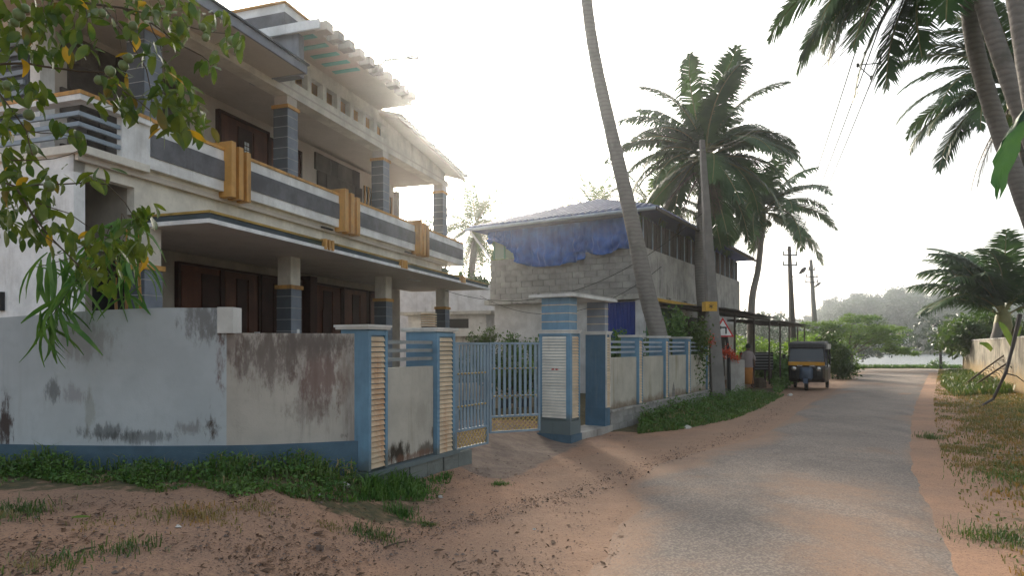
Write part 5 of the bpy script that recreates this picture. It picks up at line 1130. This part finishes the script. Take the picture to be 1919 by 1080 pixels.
q = hit(1425, 727); b = MB(); b.lathe((q.x, q.y, q.z-.03), [(0, 0), (.24, 0), (.23, .25), (.16, .38), (0, .42)], 9); tag(part('tree_stump', b, M['bark']), 'dark brown stump at the feet of the person', 'stump')
q = px2(1490, 705, 33); t = thing('rubble_wall', 'mossy concrete culvert wall behind the shed posts', 'wall', (q.x-1.5, 33, 0)); b = MB(); b.box((q.x-1.3, 33, .45), (2.2, .3, 1.1), -.3); part('wall_panel', b, M['mossc'], t)

# ---------------------------------------------------------------- auto rickshaw
RK = hit(1511, 733); rk = thing('auto_rickshaw', 'black and yellow three wheeled auto rickshaw parked at the left road edge, facing the camera', 'rickshaw', (RK.x, RK.y, RK.z))
yaw = -.52+math.atan2(-RK.x, RK.y)*0
Rm = Matrix.Translation(RK) @ Matrix.Rotation(yaw, 4, 'Z')      # local: -Y forward (to camera), +X to the right of the picture
def rp(name, mb, mat, parent=rk, **k): mb.v = [tuple(Rm @ Vector(v)) for v in mb.v]; return part(name, mb, M[mat], parent, **k)
def loft(secs, closed=True):
    b = MB(); n = len(secs[0])
    for s_ in secs: b.v += [tuple(p) for p in s_]
    for i in range(len(secs)-1):
        for k in range(n): a = i*n+k; c_ = i*n+(k+1) % n; b.f.append((a, c_, c_+n, a+n))
    b.f.append(tuple(reversed(range(n)))); b.f.append(tuple((len(secs)-1)*n+k for k in range(n))); return b
def ring(y, hw, z0, z1, rd=.1, n=4):
    P = []
    for (cx_, cz, a0) in ((hw-rd, z1-rd, 0), (-hw+rd, z1-rd, 90), (-hw+rd, z0+rd, 180), (hw-rd, z0+rd, 270)):
        for k in range(n+1): a = math.radians(a0+90*k/n); P.append((cx_+rd*math.cos(a), y, cz+rd*math.sin(a)))
    return P
rp('body', loft([ring(.55, .58, .28, .72, .08), ring(.95, .64, .26, .85, .08), ring(2.3, .64, .28, .9, .1), ring(2.45, .58, .35, .85, .1)]), 'black', smooth=False)
rp('front_panel', loft([ring(.02, .36, .42, .86, .15), ring(.10, .52, .36, .90, .15), ring(.30, .60, .30, .94, .1), ring(.40, .60, .30, .94, .08)]), 'black')
b = loft([ring(-.10, .10, .44, .70, .08), ring(-.02, .19, .40, .82, .1), ring(.05, .24, .38, .86, .1)]); rp('cowl', b, 'rblue', smooth=True)
b = MB(); P = []
for k in range(9):
    a = math.radians(10+k*20); P.append((math.cos(a)*.30, math.sin(a)*.30))
for sx in (-.075, .075):
    for (yy, zz) in P: b.v.append((sx, .10-yy, .22+zz*1.0))
for k in range(8): b.f.append((k, k+1, 10+k, 9+k))
rp('mudguard', b, 'rblue')
b = MB(); b.box((0, .09, .955), (1.18, .05, .13)); rp('yellow_band', b, 'yellow', bev=.01)
b = MB(); b.box((0, .075, .958), (.75, .004, .03))
b = MB(); b.v = [(-.56, .10, 1.03), (.56, .10, 1.03), (.52, .24, 1.50), (-.52, .24, 1.50), (-.56, .115, 1.03), (.56, .115, 1.03), (.52, .255, 1.50), (-.52, .255, 1.50)]; b.f = [(0, 1, 2, 3), (7, 6, 5, 4), (0, 4, 5, 1), (1, 5, 6, 2), (2, 6, 7, 3), (3, 7, 4, 0)]; rp('windshield', b, 'glass')
for sx in (-1, 1):
    b = MB(); b.tube([(sx*.59, .10, .95), (sx*.55, .26, 1.54)], .035, 6); rp('windshield_pillar', b, 'black')
    b = MB(); b.tube([(sx*.62, 2.3, .85), (sx*.60, 2.3, 1.55)], .03, 6); rp('rear_pillar', b, 'black')
    b = MB(); b.tube([(sx*.62, .95, .80), (sx*.60, 1.0, 1.55)], .022, 6); rp('door_pillar', b, 'black')
    b = MB(); b.lathe((sx*.40, .06, .78), [(0, -.10), (.07, -.09), (.095, -.05), (.095, .0), (.05, .05)], 14, 'Y'); h_ = rp('headlight', b, 'black')
    b = MB(); b.lathe((sx*.40, -.03, .78), [(0, -.02), (.05, -.015), (.075, 0)], 14, 'Y'); rp('lens', b, 'chrome', h_)
    b = MB(); b.box((sx*.20, .01, .885), (.17, .03, .045)); rp('indicator', b, 'chrome')
    b = MB(); b.tube([(sx*.58, .2, 1.15), (sx*.70, .12, 1.2)], .01, 5); b.box((sx*.73, .11, 1.2), (.10, .02, .15)); rp('mirror', b, 'black')
rp('canopy', loft([ring(.16, .58, 1.52, 1.66, .06), ring(.35, .62, 1.50, 1.72, .09), ring(1.4, .64, 1.50, 1.76, .1), ring(2.3, .62, 1.45, 1.70, .1), ring(2.42, .56, 1.45, 1.62, .08)]), 'canvas')
b = MB(); b.fb(Fr((0, 0), (1, 0), (0, 1)), .60, .655, .5, 2.35, 1.47, 1.66); rp('canopy_side', b, 'canvasl')
b = MB(); b.box((0, 2.38, 1.2), (1.1, .03, .7)); rp('rear_curtain', b, 'black')
b = MB(); b.box((.14, 2.355, 1.36), (.42, .01, .20)); rp('rear_window', b, 'pane')
b = MB(); b.box((0, 1.7, .95), (1.1, .35, .35)); b.box((0, 1.9, 1.15), (1.1, .1, .4)); rp('rear_seat', b, 'rblue'); b = MB(); b.box((0, .95, .85), (.45, .3, .12)); rp('driver_seat', b, 'rblue')
b = MB(); b.tube([(-.28, .42, 1.12), (0, .38, 1.08), (.28, .42, 1.12)], .014, 5); b.tube([(0, .38, 1.08), (0, .25, .7)], .02, 5); rp('handlebar', b, 'iron')
for (x, y) in ((0, .10), (-.55, 1.95), (.55, 1.95)):
    b = MB(); b.lathe((x, y, .21), [(.12, -.05), (.19, -.05), (.21, -.03), (.21, .03), (.19, .05), (.12, .05)], 18, 'X'); wq = rp('wheel', b, 'rubber'); b = MB(); b.lathe((x, y, .21), [(0, -.03), (.05, -.035), (.12, -.03), (.12, .03), (.05, .035), (0, .03)], 14, 'X'); rp('rim', b, 'rail', wq)
# ---------------------------------------------------------------- person
PB = hit(1402, 728); pr = thing('person', 'person in a grey shirt and orange wrapped cloth walking away beside the shed', 'person', PB)
def skin_body(name, joints, edges, mat, parent, root=0, sub=1):
    me = bpy.data.meshes.new(name); me.from_pydata([tuple(j[:3]) for j in joints], edges, []); me.materials.append(M[mat]); o = link(name, me, parent, PB)
    o.modifiers.new('skin', 'SKIN'); s = me.skin_vertices[0].data if me.skin_vertices else None
    if s is None: me.skin_vertices.new(name='s') if hasattr(me.skin_vertices, 'new') else None; s = me.skin_vertices[0].data if me.skin_vertices else None
    if s:
        for i, j in enumerate(joints): s[i].radius = (j[3], j[4] if len(j) > 4 else j[3])
        s[root].use_root = True
    m_ = o.modifiers.new('sub', 'SUBSURF'); m_.levels = sub; m_.render_levels = sub
    me.polygons.foreach_set('use_smooth', [True]*len(me.polygons)); return o
J = [(0, 0, .86, .13, .10), (0, .0, 1.05, .12, .09), (-.02, -.02, 1.28, .15, .10), (-.02, -.03, 1.38, .06), (.0, -.05, 1.46, .065), (0, -.05, 1.56, .08),
     (-.17, -.02, 1.30, .055), (-.24, -.02, 1.08, .042), (-.22, -.10, .88, .034), (-.21, -.12, .80, .03), (.15, -.02, 1.30, .055), (.21, -.03, 1.08, .042), (.20, -.14, .90, .034), (.19, -.18, .83, .03),
     (-.09, 0, .80, .085), (-.12, .10, .46, .06), (-.14, .30, .12, .04), (-.14, .22, .04, .035), (.09, 0, .80, .085), (.12, -.08, .46, .06), (.12, -.10, .10, .04), (.12, -.2, .04, .035)]
Ed = [(0, 1), (1, 2), (2, 3), (3, 4), (4, 5), (2, 6), (6, 7), (7, 8), (8, 9), (2, 10), (10, 11), (11, 12), (12, 13), (0, 14), (14, 15), (15, 16), (16, 17), (0, 18), (18, 19), (19, 20), (20, 21)]
skin_body('body', J, Ed, 'skin', pr, sub=2)
def prof(name, secs, mat, n=18, wob=0.):
    b = MB()
    for i, (x, y, z, rx, ry) in enumerate(secs):
        for k in range(n): a = 2*math.pi*k/n; w_ = 1+wob*math.sin(a*5+i); b.v.append((PB.x+x+rx*w_*math.cos(a), PB.y+y+ry*w_*math.sin(a), PB.z+z))
    for i in range(len(secs)-1):
        for k in range(n): a = i*n+k; c_ = i*n+(k+1) % n; b.f.append((a, c_, c_+n, a+n))
    part(name, b, M[mat], pr, smooth=True)
prof('shirt', [(0, 0, .78, .21, .15), (0, 0, .90, .19, .145), (0, 0, 1.08, .175, .125), (-.01, -.02, 1.26, .20, .13), (-.02, -.02, 1.36, .16, .10), (-.02, -.03, 1.40, .07, .07)], 'shirt', wob=.03)
for sx in (-1, 1): b = MB(); b.tube([(PB.x-.02+sx*.15, PB.y-.02, PB.z+1.33), (PB.x+sx*.215, PB.y-.02, PB.z+1.15), (PB.x+sx*.235, PB.y-.03, PB.z+1.02)], [.07, .065, .06], 9); part('sleeve', b, M['shirt'], pr, smooth=True)
prof('lungi', [(0, .02, .88, .175, .14), (0, .02, .7, .20, .17), (.02, .03, .45, .20, .20), (.04, .05, .18, .19, .21), (.04, .05, .16, .17, .19)], 'lungi', wob=.06)
prof('hair', [(0, -.045, 1.50, .085, .085), (0, -.04, 1.56, .1, .1), (0, -.045, 1.62, .092, .095), (0, -.05, 1.665, .05, .05), (0, -.05, 1.675, .005, .005)], 'hair')
tiny = MB()

# ---------------------------------------------------------------- grass, weeds, litter
def blades(name, pts, h, mat, n, label, cat, width=.006, lean=.5, per=1, seed=0, leafy=0.):
    r = np.random.default_rng(seed); P = np.asarray(pts); N_ = len(P); H_ = h*r.uniform(.45, 1.25, N_)*(P[:, 2] if P.shape[1] > 2 else 1)
    a = r.uniform(0, 6.28, N_); ln = r.uniform(.05, lean, N_)*H_; dx, dy = np.cos(a)*ln, np.sin(a)*ln; z = g(P[:, 0], P[:, 1]).astype(float)+.0
    b = r.uniform(0, 6.28, N_); w = width*r.uniform(.7, 1.5, N_); wx, wy = np.cos(b)*w, np.sin(b)*w; X, Y_ = P[:, 0], P[:, 1]
    V = np.stack([np.stack([X-wx, Y_-wy, z-.01], 1), np.stack([X+wx, Y_+wy, z-.01], 1), np.stack([X+wx*.9+dx*.35, Y_+wy*.9+dy*.35, z+H_*.6], 1), np.stack([X-wx*.9+dx*.35, Y_-wy*.9+dy*.35, z+H_*.6], 1), np.stack([X+dx*1.1, Y_+dy*1.1, z+H_*(1-lean*.3)], 1)], 1).reshape(-1, 3)
    i = np.arange(N_)*5; Q = np.concatenate([np.stack([i, i+1, i+2, i+3], 1), np.stack([i+3, i+2, i+4, i+4], 1)]); Q = Q.copy()
    # last as quads with a thin tip
    tip = V[4::5].copy(); V2 = np.concatenate([V, tip+np.array([.001, 0, 0])]); k = len(V); Q[N_:, 3] = k+np.arange(N_)
    me = fastmesh(name, V2, Q, M[mat]); o = link(name, me); stuff(o, label, cat); return o
def leafmass(name, pts, hs, leaf, mat, label, cat, seed):
    """broad-leaved low weeds: small leaf faces over the points, up to the height hs"""
    r = np.random.default_rng(seed); P = np.asarray(pts); N_ = len(P); z = g(P[:, 0], P[:, 1])+hs*r.random(N_)**.8*P[:, 2]; c = np.stack([P[:, 0], P[:, 1], z], 1)
    a = r.normal(size=(N_, 3)); a[:, 2] = a[:, 2]*.5+.1; a /= np.linalg.norm(a, axis=1)[:, None]; b = np.cross(a, r.normal(size=(N_, 3))); b /= np.linalg.norm(b, axis=1)[:, None]; L = leaf*r.uniform(.5, 1.4, (N_, 1))
    V = np.stack([c-a*L, c+b*L*.5, c+a*L, c-b*L*.5], 1).reshape(-1, 3); me = fastmesh(name, V, np.arange(N_*4).reshape(-1, 4), M[mat]); stuff(link(name, me), label, cat)
r = np.random.default_rng(11)
def strip(pa, pb, n, w0, w1, clump=0.):
    """points in a band given by two lines of ground points (front a, back b)"""
    A, B = pw(pa), pw(pb) if not isinstance(pb, np.ndarray) else pb
    ta = np.linspace(0, 1, len(A)); tb = np.linspace(0, 1, len(B)); u = r.random(n); v = r.random(n)
    ax = np.stack([np.interp(u, ta, A[:, k]) for k in (0, 1)], 1); bx = np.stack([np.interp(u, tb, B[:, k]) for k in (0, 1)], 1)
    P = ax*(1-v[:, None])+bx*v[:, None]; dens = .5+.5*np.sin(P[:, 0]*5.1+1.3*np.sin(P[:, 1]*4))*np.sin(P[:, 1]*6.3+P[:, 0]*2.7); s_ = w0+(w1-w0)*v
    keep = r.random(n) < (1-clump*(1-dens)); return np.c_[P, s_*(.55+.75*dens)][keep]
wallb = np.array([P2(x, y)-np.array([0, .06]) for x, y in ((-150, 6.55), (0, 6.25), (150, 6.13), (300, 6.1), (430, 6.12), (560, 6.2), (670, 6.42))])
front = [(-150, 905), (0, 912), (60, 896), (150, 912), (220, 902), (300, 925), (370, 912), (450, 934), (510, 922), (560, 940), (680, 944)]
pt = strip(front, wallb, 10000, .2, .95, 1.); leafmass('weeds', pt, .20, .021, 'weed', 'dark green weeds growing along the foot of the white wall', 'weeds', 1)
pt = strip(front, wallb, 4200, .3, 1.1, .9); blades('tall_grass', pt, .24, 'grass', 0, 'grass blades among the weeds by the white wall', 'grass', seed=2, width=.005, lean=.9)
pt = strip([(640, 945), (740, 940), (830, 935)], np.array([FL.P(a, .10, 0)[:2] for a in (-.05, .3, .9, 1.5)]), 2600, .5, 1., .7); pt[:, 2] *= np.clip(1.15-S((pt[:, 0]+1.35)/.7), .18, 1); blades('grass_tuft', pt, .22, 'weed', 0, 'bright grass in front of the near louvred pillar', 'grass', seed=3, width=.005, lean=.8)
# far left verge under the fence
pf = [(1195, 815), (1280, 805), (1370, 788), (1430, 765), (1470, 742)]
pt = strip(pf, np.array([FR.P(a, .12, 0)[:2] for a in (2.9, 4.5, 6, 8, 9.5, 11.5)]), 15000, .12, .9, .8); leafmass('verge_weeds', pt, .42, .028, 'weed', 'leafy weeds below the far fence along the road', 'weeds', 4)
blades('verge_grass', strip(pf, np.array([FR.P(a, .12, 0)[:2] for a in (2.9, 4.5, 6, 8, 9.5, 11.5)]), 9000, .4, 1.1, .5), .3, 'grass', 0, 'grass among the weeds below the far fence', 'grass', seed=5, width=.008, lean=.8)
pt = strip([(1455, 745), (1480, 728), (1500, 716)], [(1440, 712), (1460, 705), (1490, 700)], 3500, .6, 1., .4); leafmass('shed_weeds', pt, .35, .05, 'weed', 'low weeds behind the rickshaw under the shed roof', 'weeds', 6)
# right verge
ra = [(1980, 1150), (1905, 1060), (1850, 985), (1820, 930), (1800, 880), (1790, 840), (1775, 790), (1760, 750), (1758, 715)]
rb = np.array([(9.5, 4.5), (10.5, 8), (12, 11.5), (13.5, 15), (16.3, 20.5), (19, 25.5), (22, 31), (25.5, 36.5), (28, 42)])
ra2 = [(1960, 1150), (1880, 1060), (1828, 985), (1795, 930), (1772, 880), (1760, 840), (1752, 790), (1750, 750), (1756, 715)]
def broken(pt, k):
    A = pw(ra2); dd_ = np.min(np.hypot(pt[:, None, 0]-resamp(A, 80)[None, :, 0], pt[:, None, 1]-resamp(A, 80)[None, :, 1]), 1); nz = smooth_noise(pt[:, 0], pt[:, 1], .55, 21)+.6*smooth_noise(pt[:, 0], pt[:, 1], 1.7, 22)
    return pt[r.random(len(pt)) < np.clip(.5*nz+k*dd_-.1, 0.06, 1)]
pt = broken(strip(ra2, rb, 90000, .5, 1.0, .3), .75); blades('verge_dry_grass', pt, .13, 'drygrass', 0, 'dry straw coloured grass on the right verge', 'grass', seed=7, width=.006, lean=1.0)
pt = broken(strip(ra2, rb, 16000, .2, 1.0, .5), .25); leafmass('verge_green', pt, .12, .020, 'grass', 'small green ground plants on the right verge', 'ground cover', 8)
pt = strip([(1790, 745), (1765, 725), (1765, 706), (1775, 700)], np.array([(16.4, 20.9), (19.3, 25.5), (22.2, 30.5), (25.6, 36.5)]), 12000, .6, 1., .4); blades('tall_verge_grass', pt, .42, 'grass', 0, 'taller green grass under the leaning dry fronds', 'grass', seed=9, width=.012, lean=.8)
xx = r.uniform(8, 40, 14000); pt = np.c_[xx, 44.6+r.random(14000)*1.6, r.uniform(.5, 1., 14000)]; blades('bank_grass', pt, .34, 'weed', 0, 'grass line along the lake bank', 'grass', seed=10, width=.03, lean=.8)
# tufts in the dirt
for i, (px, py, w_, n, h_, mt) in enumerate([(345, 965, .22, 500, .10, 'drygrass'), (395, 975, .18, 350, .09, 'drygrass'), (20, 965, .25, 900, .12, 'grass'), (750, 965, .12, 520, .13, 'weed'), (700, 1005, .16, 600, .09, 'grass'), (800, 985, .08, 200, .07, 'grass'), (940, 908, .09, 260, .06, 'weed'), (240, 1030, .16, 260, .10, 'grass'),
        (90, 1060, .2, 340, .09, 'grass'), (480, 955, .2, 260, .07, 'drygrass'), (1745, 822, .18, 500, .16, 'grass'), (1870, 1010, .3, 900, .12, 'grass'), (1900, 900, .5, 900, .14, 'weed'), (620, 990, .1, 160, .07, 'drygrass'), (200, 985, .25, 200, .06, 'drygrass')]):
    q = hit(px, py); n = int(n*.6); pt = np.c_[q.x+r.normal(size=n)*w_*.6, q.y+r.normal(size=n)*w_*.55, r.uniform(.4, 1.1, n)*np.exp(-r.random(n))]; blades('grass_tuft', pt, h_*1.25, mt, 0, 'grass tufts on the bare dirt', 'grass', seed=20+i, width=.003, lean=1.1)
# pebbles and dead leaves, uncountable
def scatter(name, n, gen, sz, mat, label, cat, seed, leafy=False):
    r = np.random.default_rng(seed); P = gen(r, n); N_ = len(P); z = g(P[:, 0], P[:, 1]).astype(float); s = sz*r.lognormal(0, .5, (N_, 1)); c = np.c_[P[:, :2], z+.008]
    if leafy:
        a = r.normal(size=(N_, 3))*[1, 1, .25]; b = np.cross(a, [0, 0, 1.])+r.normal(size=(N_, 3))*.15; a /= np.linalg.norm(a, axis=1)[:, None]; b /= np.linalg.norm(b, axis=1)[:, None]
        V = np.stack([c-a*s, c+b*s*.45+[0, 0, .004], c+a*s+[0, 0, .006], c-b*s*.45+[0, 0, .008]], 1).reshape(-1, 3); Q = np.arange(N_*4).reshape(-1, 4)
    else:
        o8 = np.array([[1, 0, 0], [0, 1, 0], [-1, 0, 0], [0, -1, 0], [0, 0, .7], [0, 0, -.5]]); V = (c[:, None]+o8[None]*s[:, :, None]*r.uniform(.6, 1.2, (N_, 6, 1))).reshape(-1, 3)
        T = np.array([[0, 1, 4, 4], [1, 2, 4, 4], [2, 3, 4, 4], [3, 0, 4, 4]]); i = (np.arange(N_)*6)[:, None, None]; Q = (i+T[None]).reshape(-1, 4)[:, :3]
    me = fastmesh(name, V, Q, M[mat]); stuff(link(name, me), label, cat)
def dirtpts(r, n): 
    px = r.uniform(-20, 1420, n*4); py = 800+285*r.random(n*4)**.8; k = [(x, y) for x, y in zip(px, py) if (y > 928 and x < 820) or (x >= 820 and y > 1060-.2*x+ (x-820)*-.22 and r.random() < np.clip((1330-x)/500, .05, 1) and y-600 > (1900-x)*.16)]; k = k[:n]; return pw(k)
def dirtpts2(r, n):
    k = dirtpts(r, n*2); dn = .5+.5*np.sin(k[:, 0]*3.1+1.7*np.sin(k[:, 1]*2.3))*np.sin(k[:, 1]*3.9+k[:, 0]*1.3); return k[r.random(len(k)) < dn**1.5]
scatter('pebbles', 5200, dirtpts, .0045, 'stonep', 'small stones scattered on the red dirt', 'gravel', 30); scatter('leaf_litter', 2600, dirtpts2, .0125, 'deadleaf', 'dead leaves scattered over the dirt', 'leaf litter', 31, True)
def track(r, n):
    T = pw([(560, 1040), (760, 1005), (930, 965), (1080, 925), (1200, 880), (1300, 845), (1390, 812), (1450, 775), (1490, 742)]); a = r.random(n); P = np.stack([np.interp(a, np.linspace(0, 1, len(T)), T[:, k]) for k in (0, 1)], 1); return P+r.normal(size=(n, 2))*[.16, .10]
scatter('track_litter', 1300, track, .010, 'deadleaf', 'crushed leaves along the wheel track beside the road', 'leaf litter', 33, True)
scatter('track_gravel', 2600, track, .0055, 'stonep', 'small gravel along the wheel track beside the road', 'gravel', 34)
def vp(r, n): a = r.random(n); P = np.stack([np.interp(a, np.linspace(0, 1, len(rb)), rb[:, k]*.35+pw(ra)[:, k]*.65) for k in (0, 1)], 1); return P+r.normal(size=(n, 2))*[.5, .5]
scatter('verge_litter', 900, vp, .014, 'deadleaf', 'dry leaves and bits along the right verge', 'leaf litter', 32, True)
def crumple(name, label, cat, px, py, s, mat, seed, parent=None):
    q = hit(px, py); rr_ = random.Random(seed); b = MB(); b.lathe((q.x, q.y, q.z+s*.3), [(0, -s*.5), (s*.7, -s*.3), (s, 0), (s*.6, s*.4), (0, s*.5)], 7); b.v = [tuple(Vector(v)+Vector([rr_.uniform(-.35, .35)*s for _ in range(3)])) for v in b.v]; tag(part(name, b, M[mat]), label, cat)
crumple('paper_scrap', 'crumpled off white paper caught in the grass by the near pillar', 'litter', 646, 915, .055, 'paper', 1); crumple('paper_scrap', 'small white scrap at the edge of the weeds', 'litter', 598, 930, .03, 'paper', 2)
crumple('paper_scrap', 'flat white scrap at the right end of the grass', 'litter', 826, 935, .03, 'paper', 3); crumple('paper_scrap', 'cream scrap lying on the dirt beside the asphalt', 'litter', 1002, 995, .022, 'paper', 4)
crumple('stone', 'grey stone half buried in the dirt, left of centre', 'stone', 600, 1030, .035, 'stonep', 5); crumple('stone', 'dark stone lying at the left of the near tuft', 'stone', 335, 990, .02, 'paper', 6); crumple('paper_scrap', 'white rubbish below the far weeds at the road edge', 'litter', 1290, 803, .06, 'paper', 7)
crumple('stone', 'brown clod on the bare dirt near the picture bottom', 'stone', 930, 1035, .02, 'stonep', 8); crumple('stone', 'pale stone by the dry verge of the road', 'stone', 1480, 742, .08, 'paper', 9)
q = hit(153, 976); o = link('fallen_leaf', leaf_mesh('fallen_leaf', 'acacia', w=.3, fold=.1, curl=.05), None, q+Vector((-.07, 0, .02))); o.scale = (.12, .12, .12); o.rotation_euler = (.3, -.05, .1); tag(o, 'yellow green fallen leaf lying alone on the dirt at left', 'leaf')
for i, (x0, y0, x1, y1) in enumerate(((720, 1030, 765, 1018), (140, 1042, 180, 1030))):
    A, B = hit(x0, y0), hit(x1, y1); b = MB(); up_ = Vector((0, 0, .012)); b.tube([A+up_, A.lerp(B, .5)+up_*1.6, B+up_], [.006, .007, .004], 5); tag(part('twig', b, M['bark']), ('thin dry twig lying on the dirt, centre foreground', 'short thick twig lying on the dirt at lower left')[i], 'twig')
# distant boats shed on the far shore
t = thing('shore_building', 'long low brown roofed building on the far shore', 'building', (px2(1650, 660, 203).x, 203, .5)); x = px2(1650, 640, 203).x
b = MB(); b.box((x, 203, 3.2), (15, 5, 3.0)); part('wall', b, M['cwhite'], t); b = MB(); b.box8([(x-8, 199.8, 4.7), (x+8, 199.8, 4.7), (x+8, 206.2, 4.7), (x-8, 206.2, 4.7), (x-7.5, 203, 6.2), (x+7.5, 203, 6.2), (x+7.5, 203.1, 6.2), (x-7.5, 203.1, 6.2)]); part('roof', b, M['brick'], t)
# ---------------------------------------------------------------- haze
b = MB(); b.v = [(x, y, z) for z in (-4, 48) for x, y in ((-430, -65), (490, -65), (490, 610), (-430, 610))]; b.f = [(0, 3, 2, 1), (4, 5, 6, 7), (0, 1, 5, 4), (1, 2, 6, 5), (2, 3, 7, 6), (3, 0, 4, 7)]
me = mesh_of('haze', b.v, b.f); m = bpy.data.materials.new('haze_air'); m.use_nodes = True; m.node_tree.nodes.clear(); o_ = m.node_tree.nodes.new('ShaderNodeOutputMaterial'); v_ = m.node_tree.nodes.new('ShaderNodeVolumePrincipled')
v_.inputs['Color'].default_value = (.90, .95, 1.0, 1); v_.inputs['Density'].default_value = HAZE; v_.inputs['Anisotropy'].default_value = HAZE_G; m.node_tree.links.new(v_.outputs[0], o_.inputs['Volume'])
me.materials.append(m); hz = link('haze', me); hz['kind'] = 'stuff'; hz['label'] = 'pale morning haze in the air'
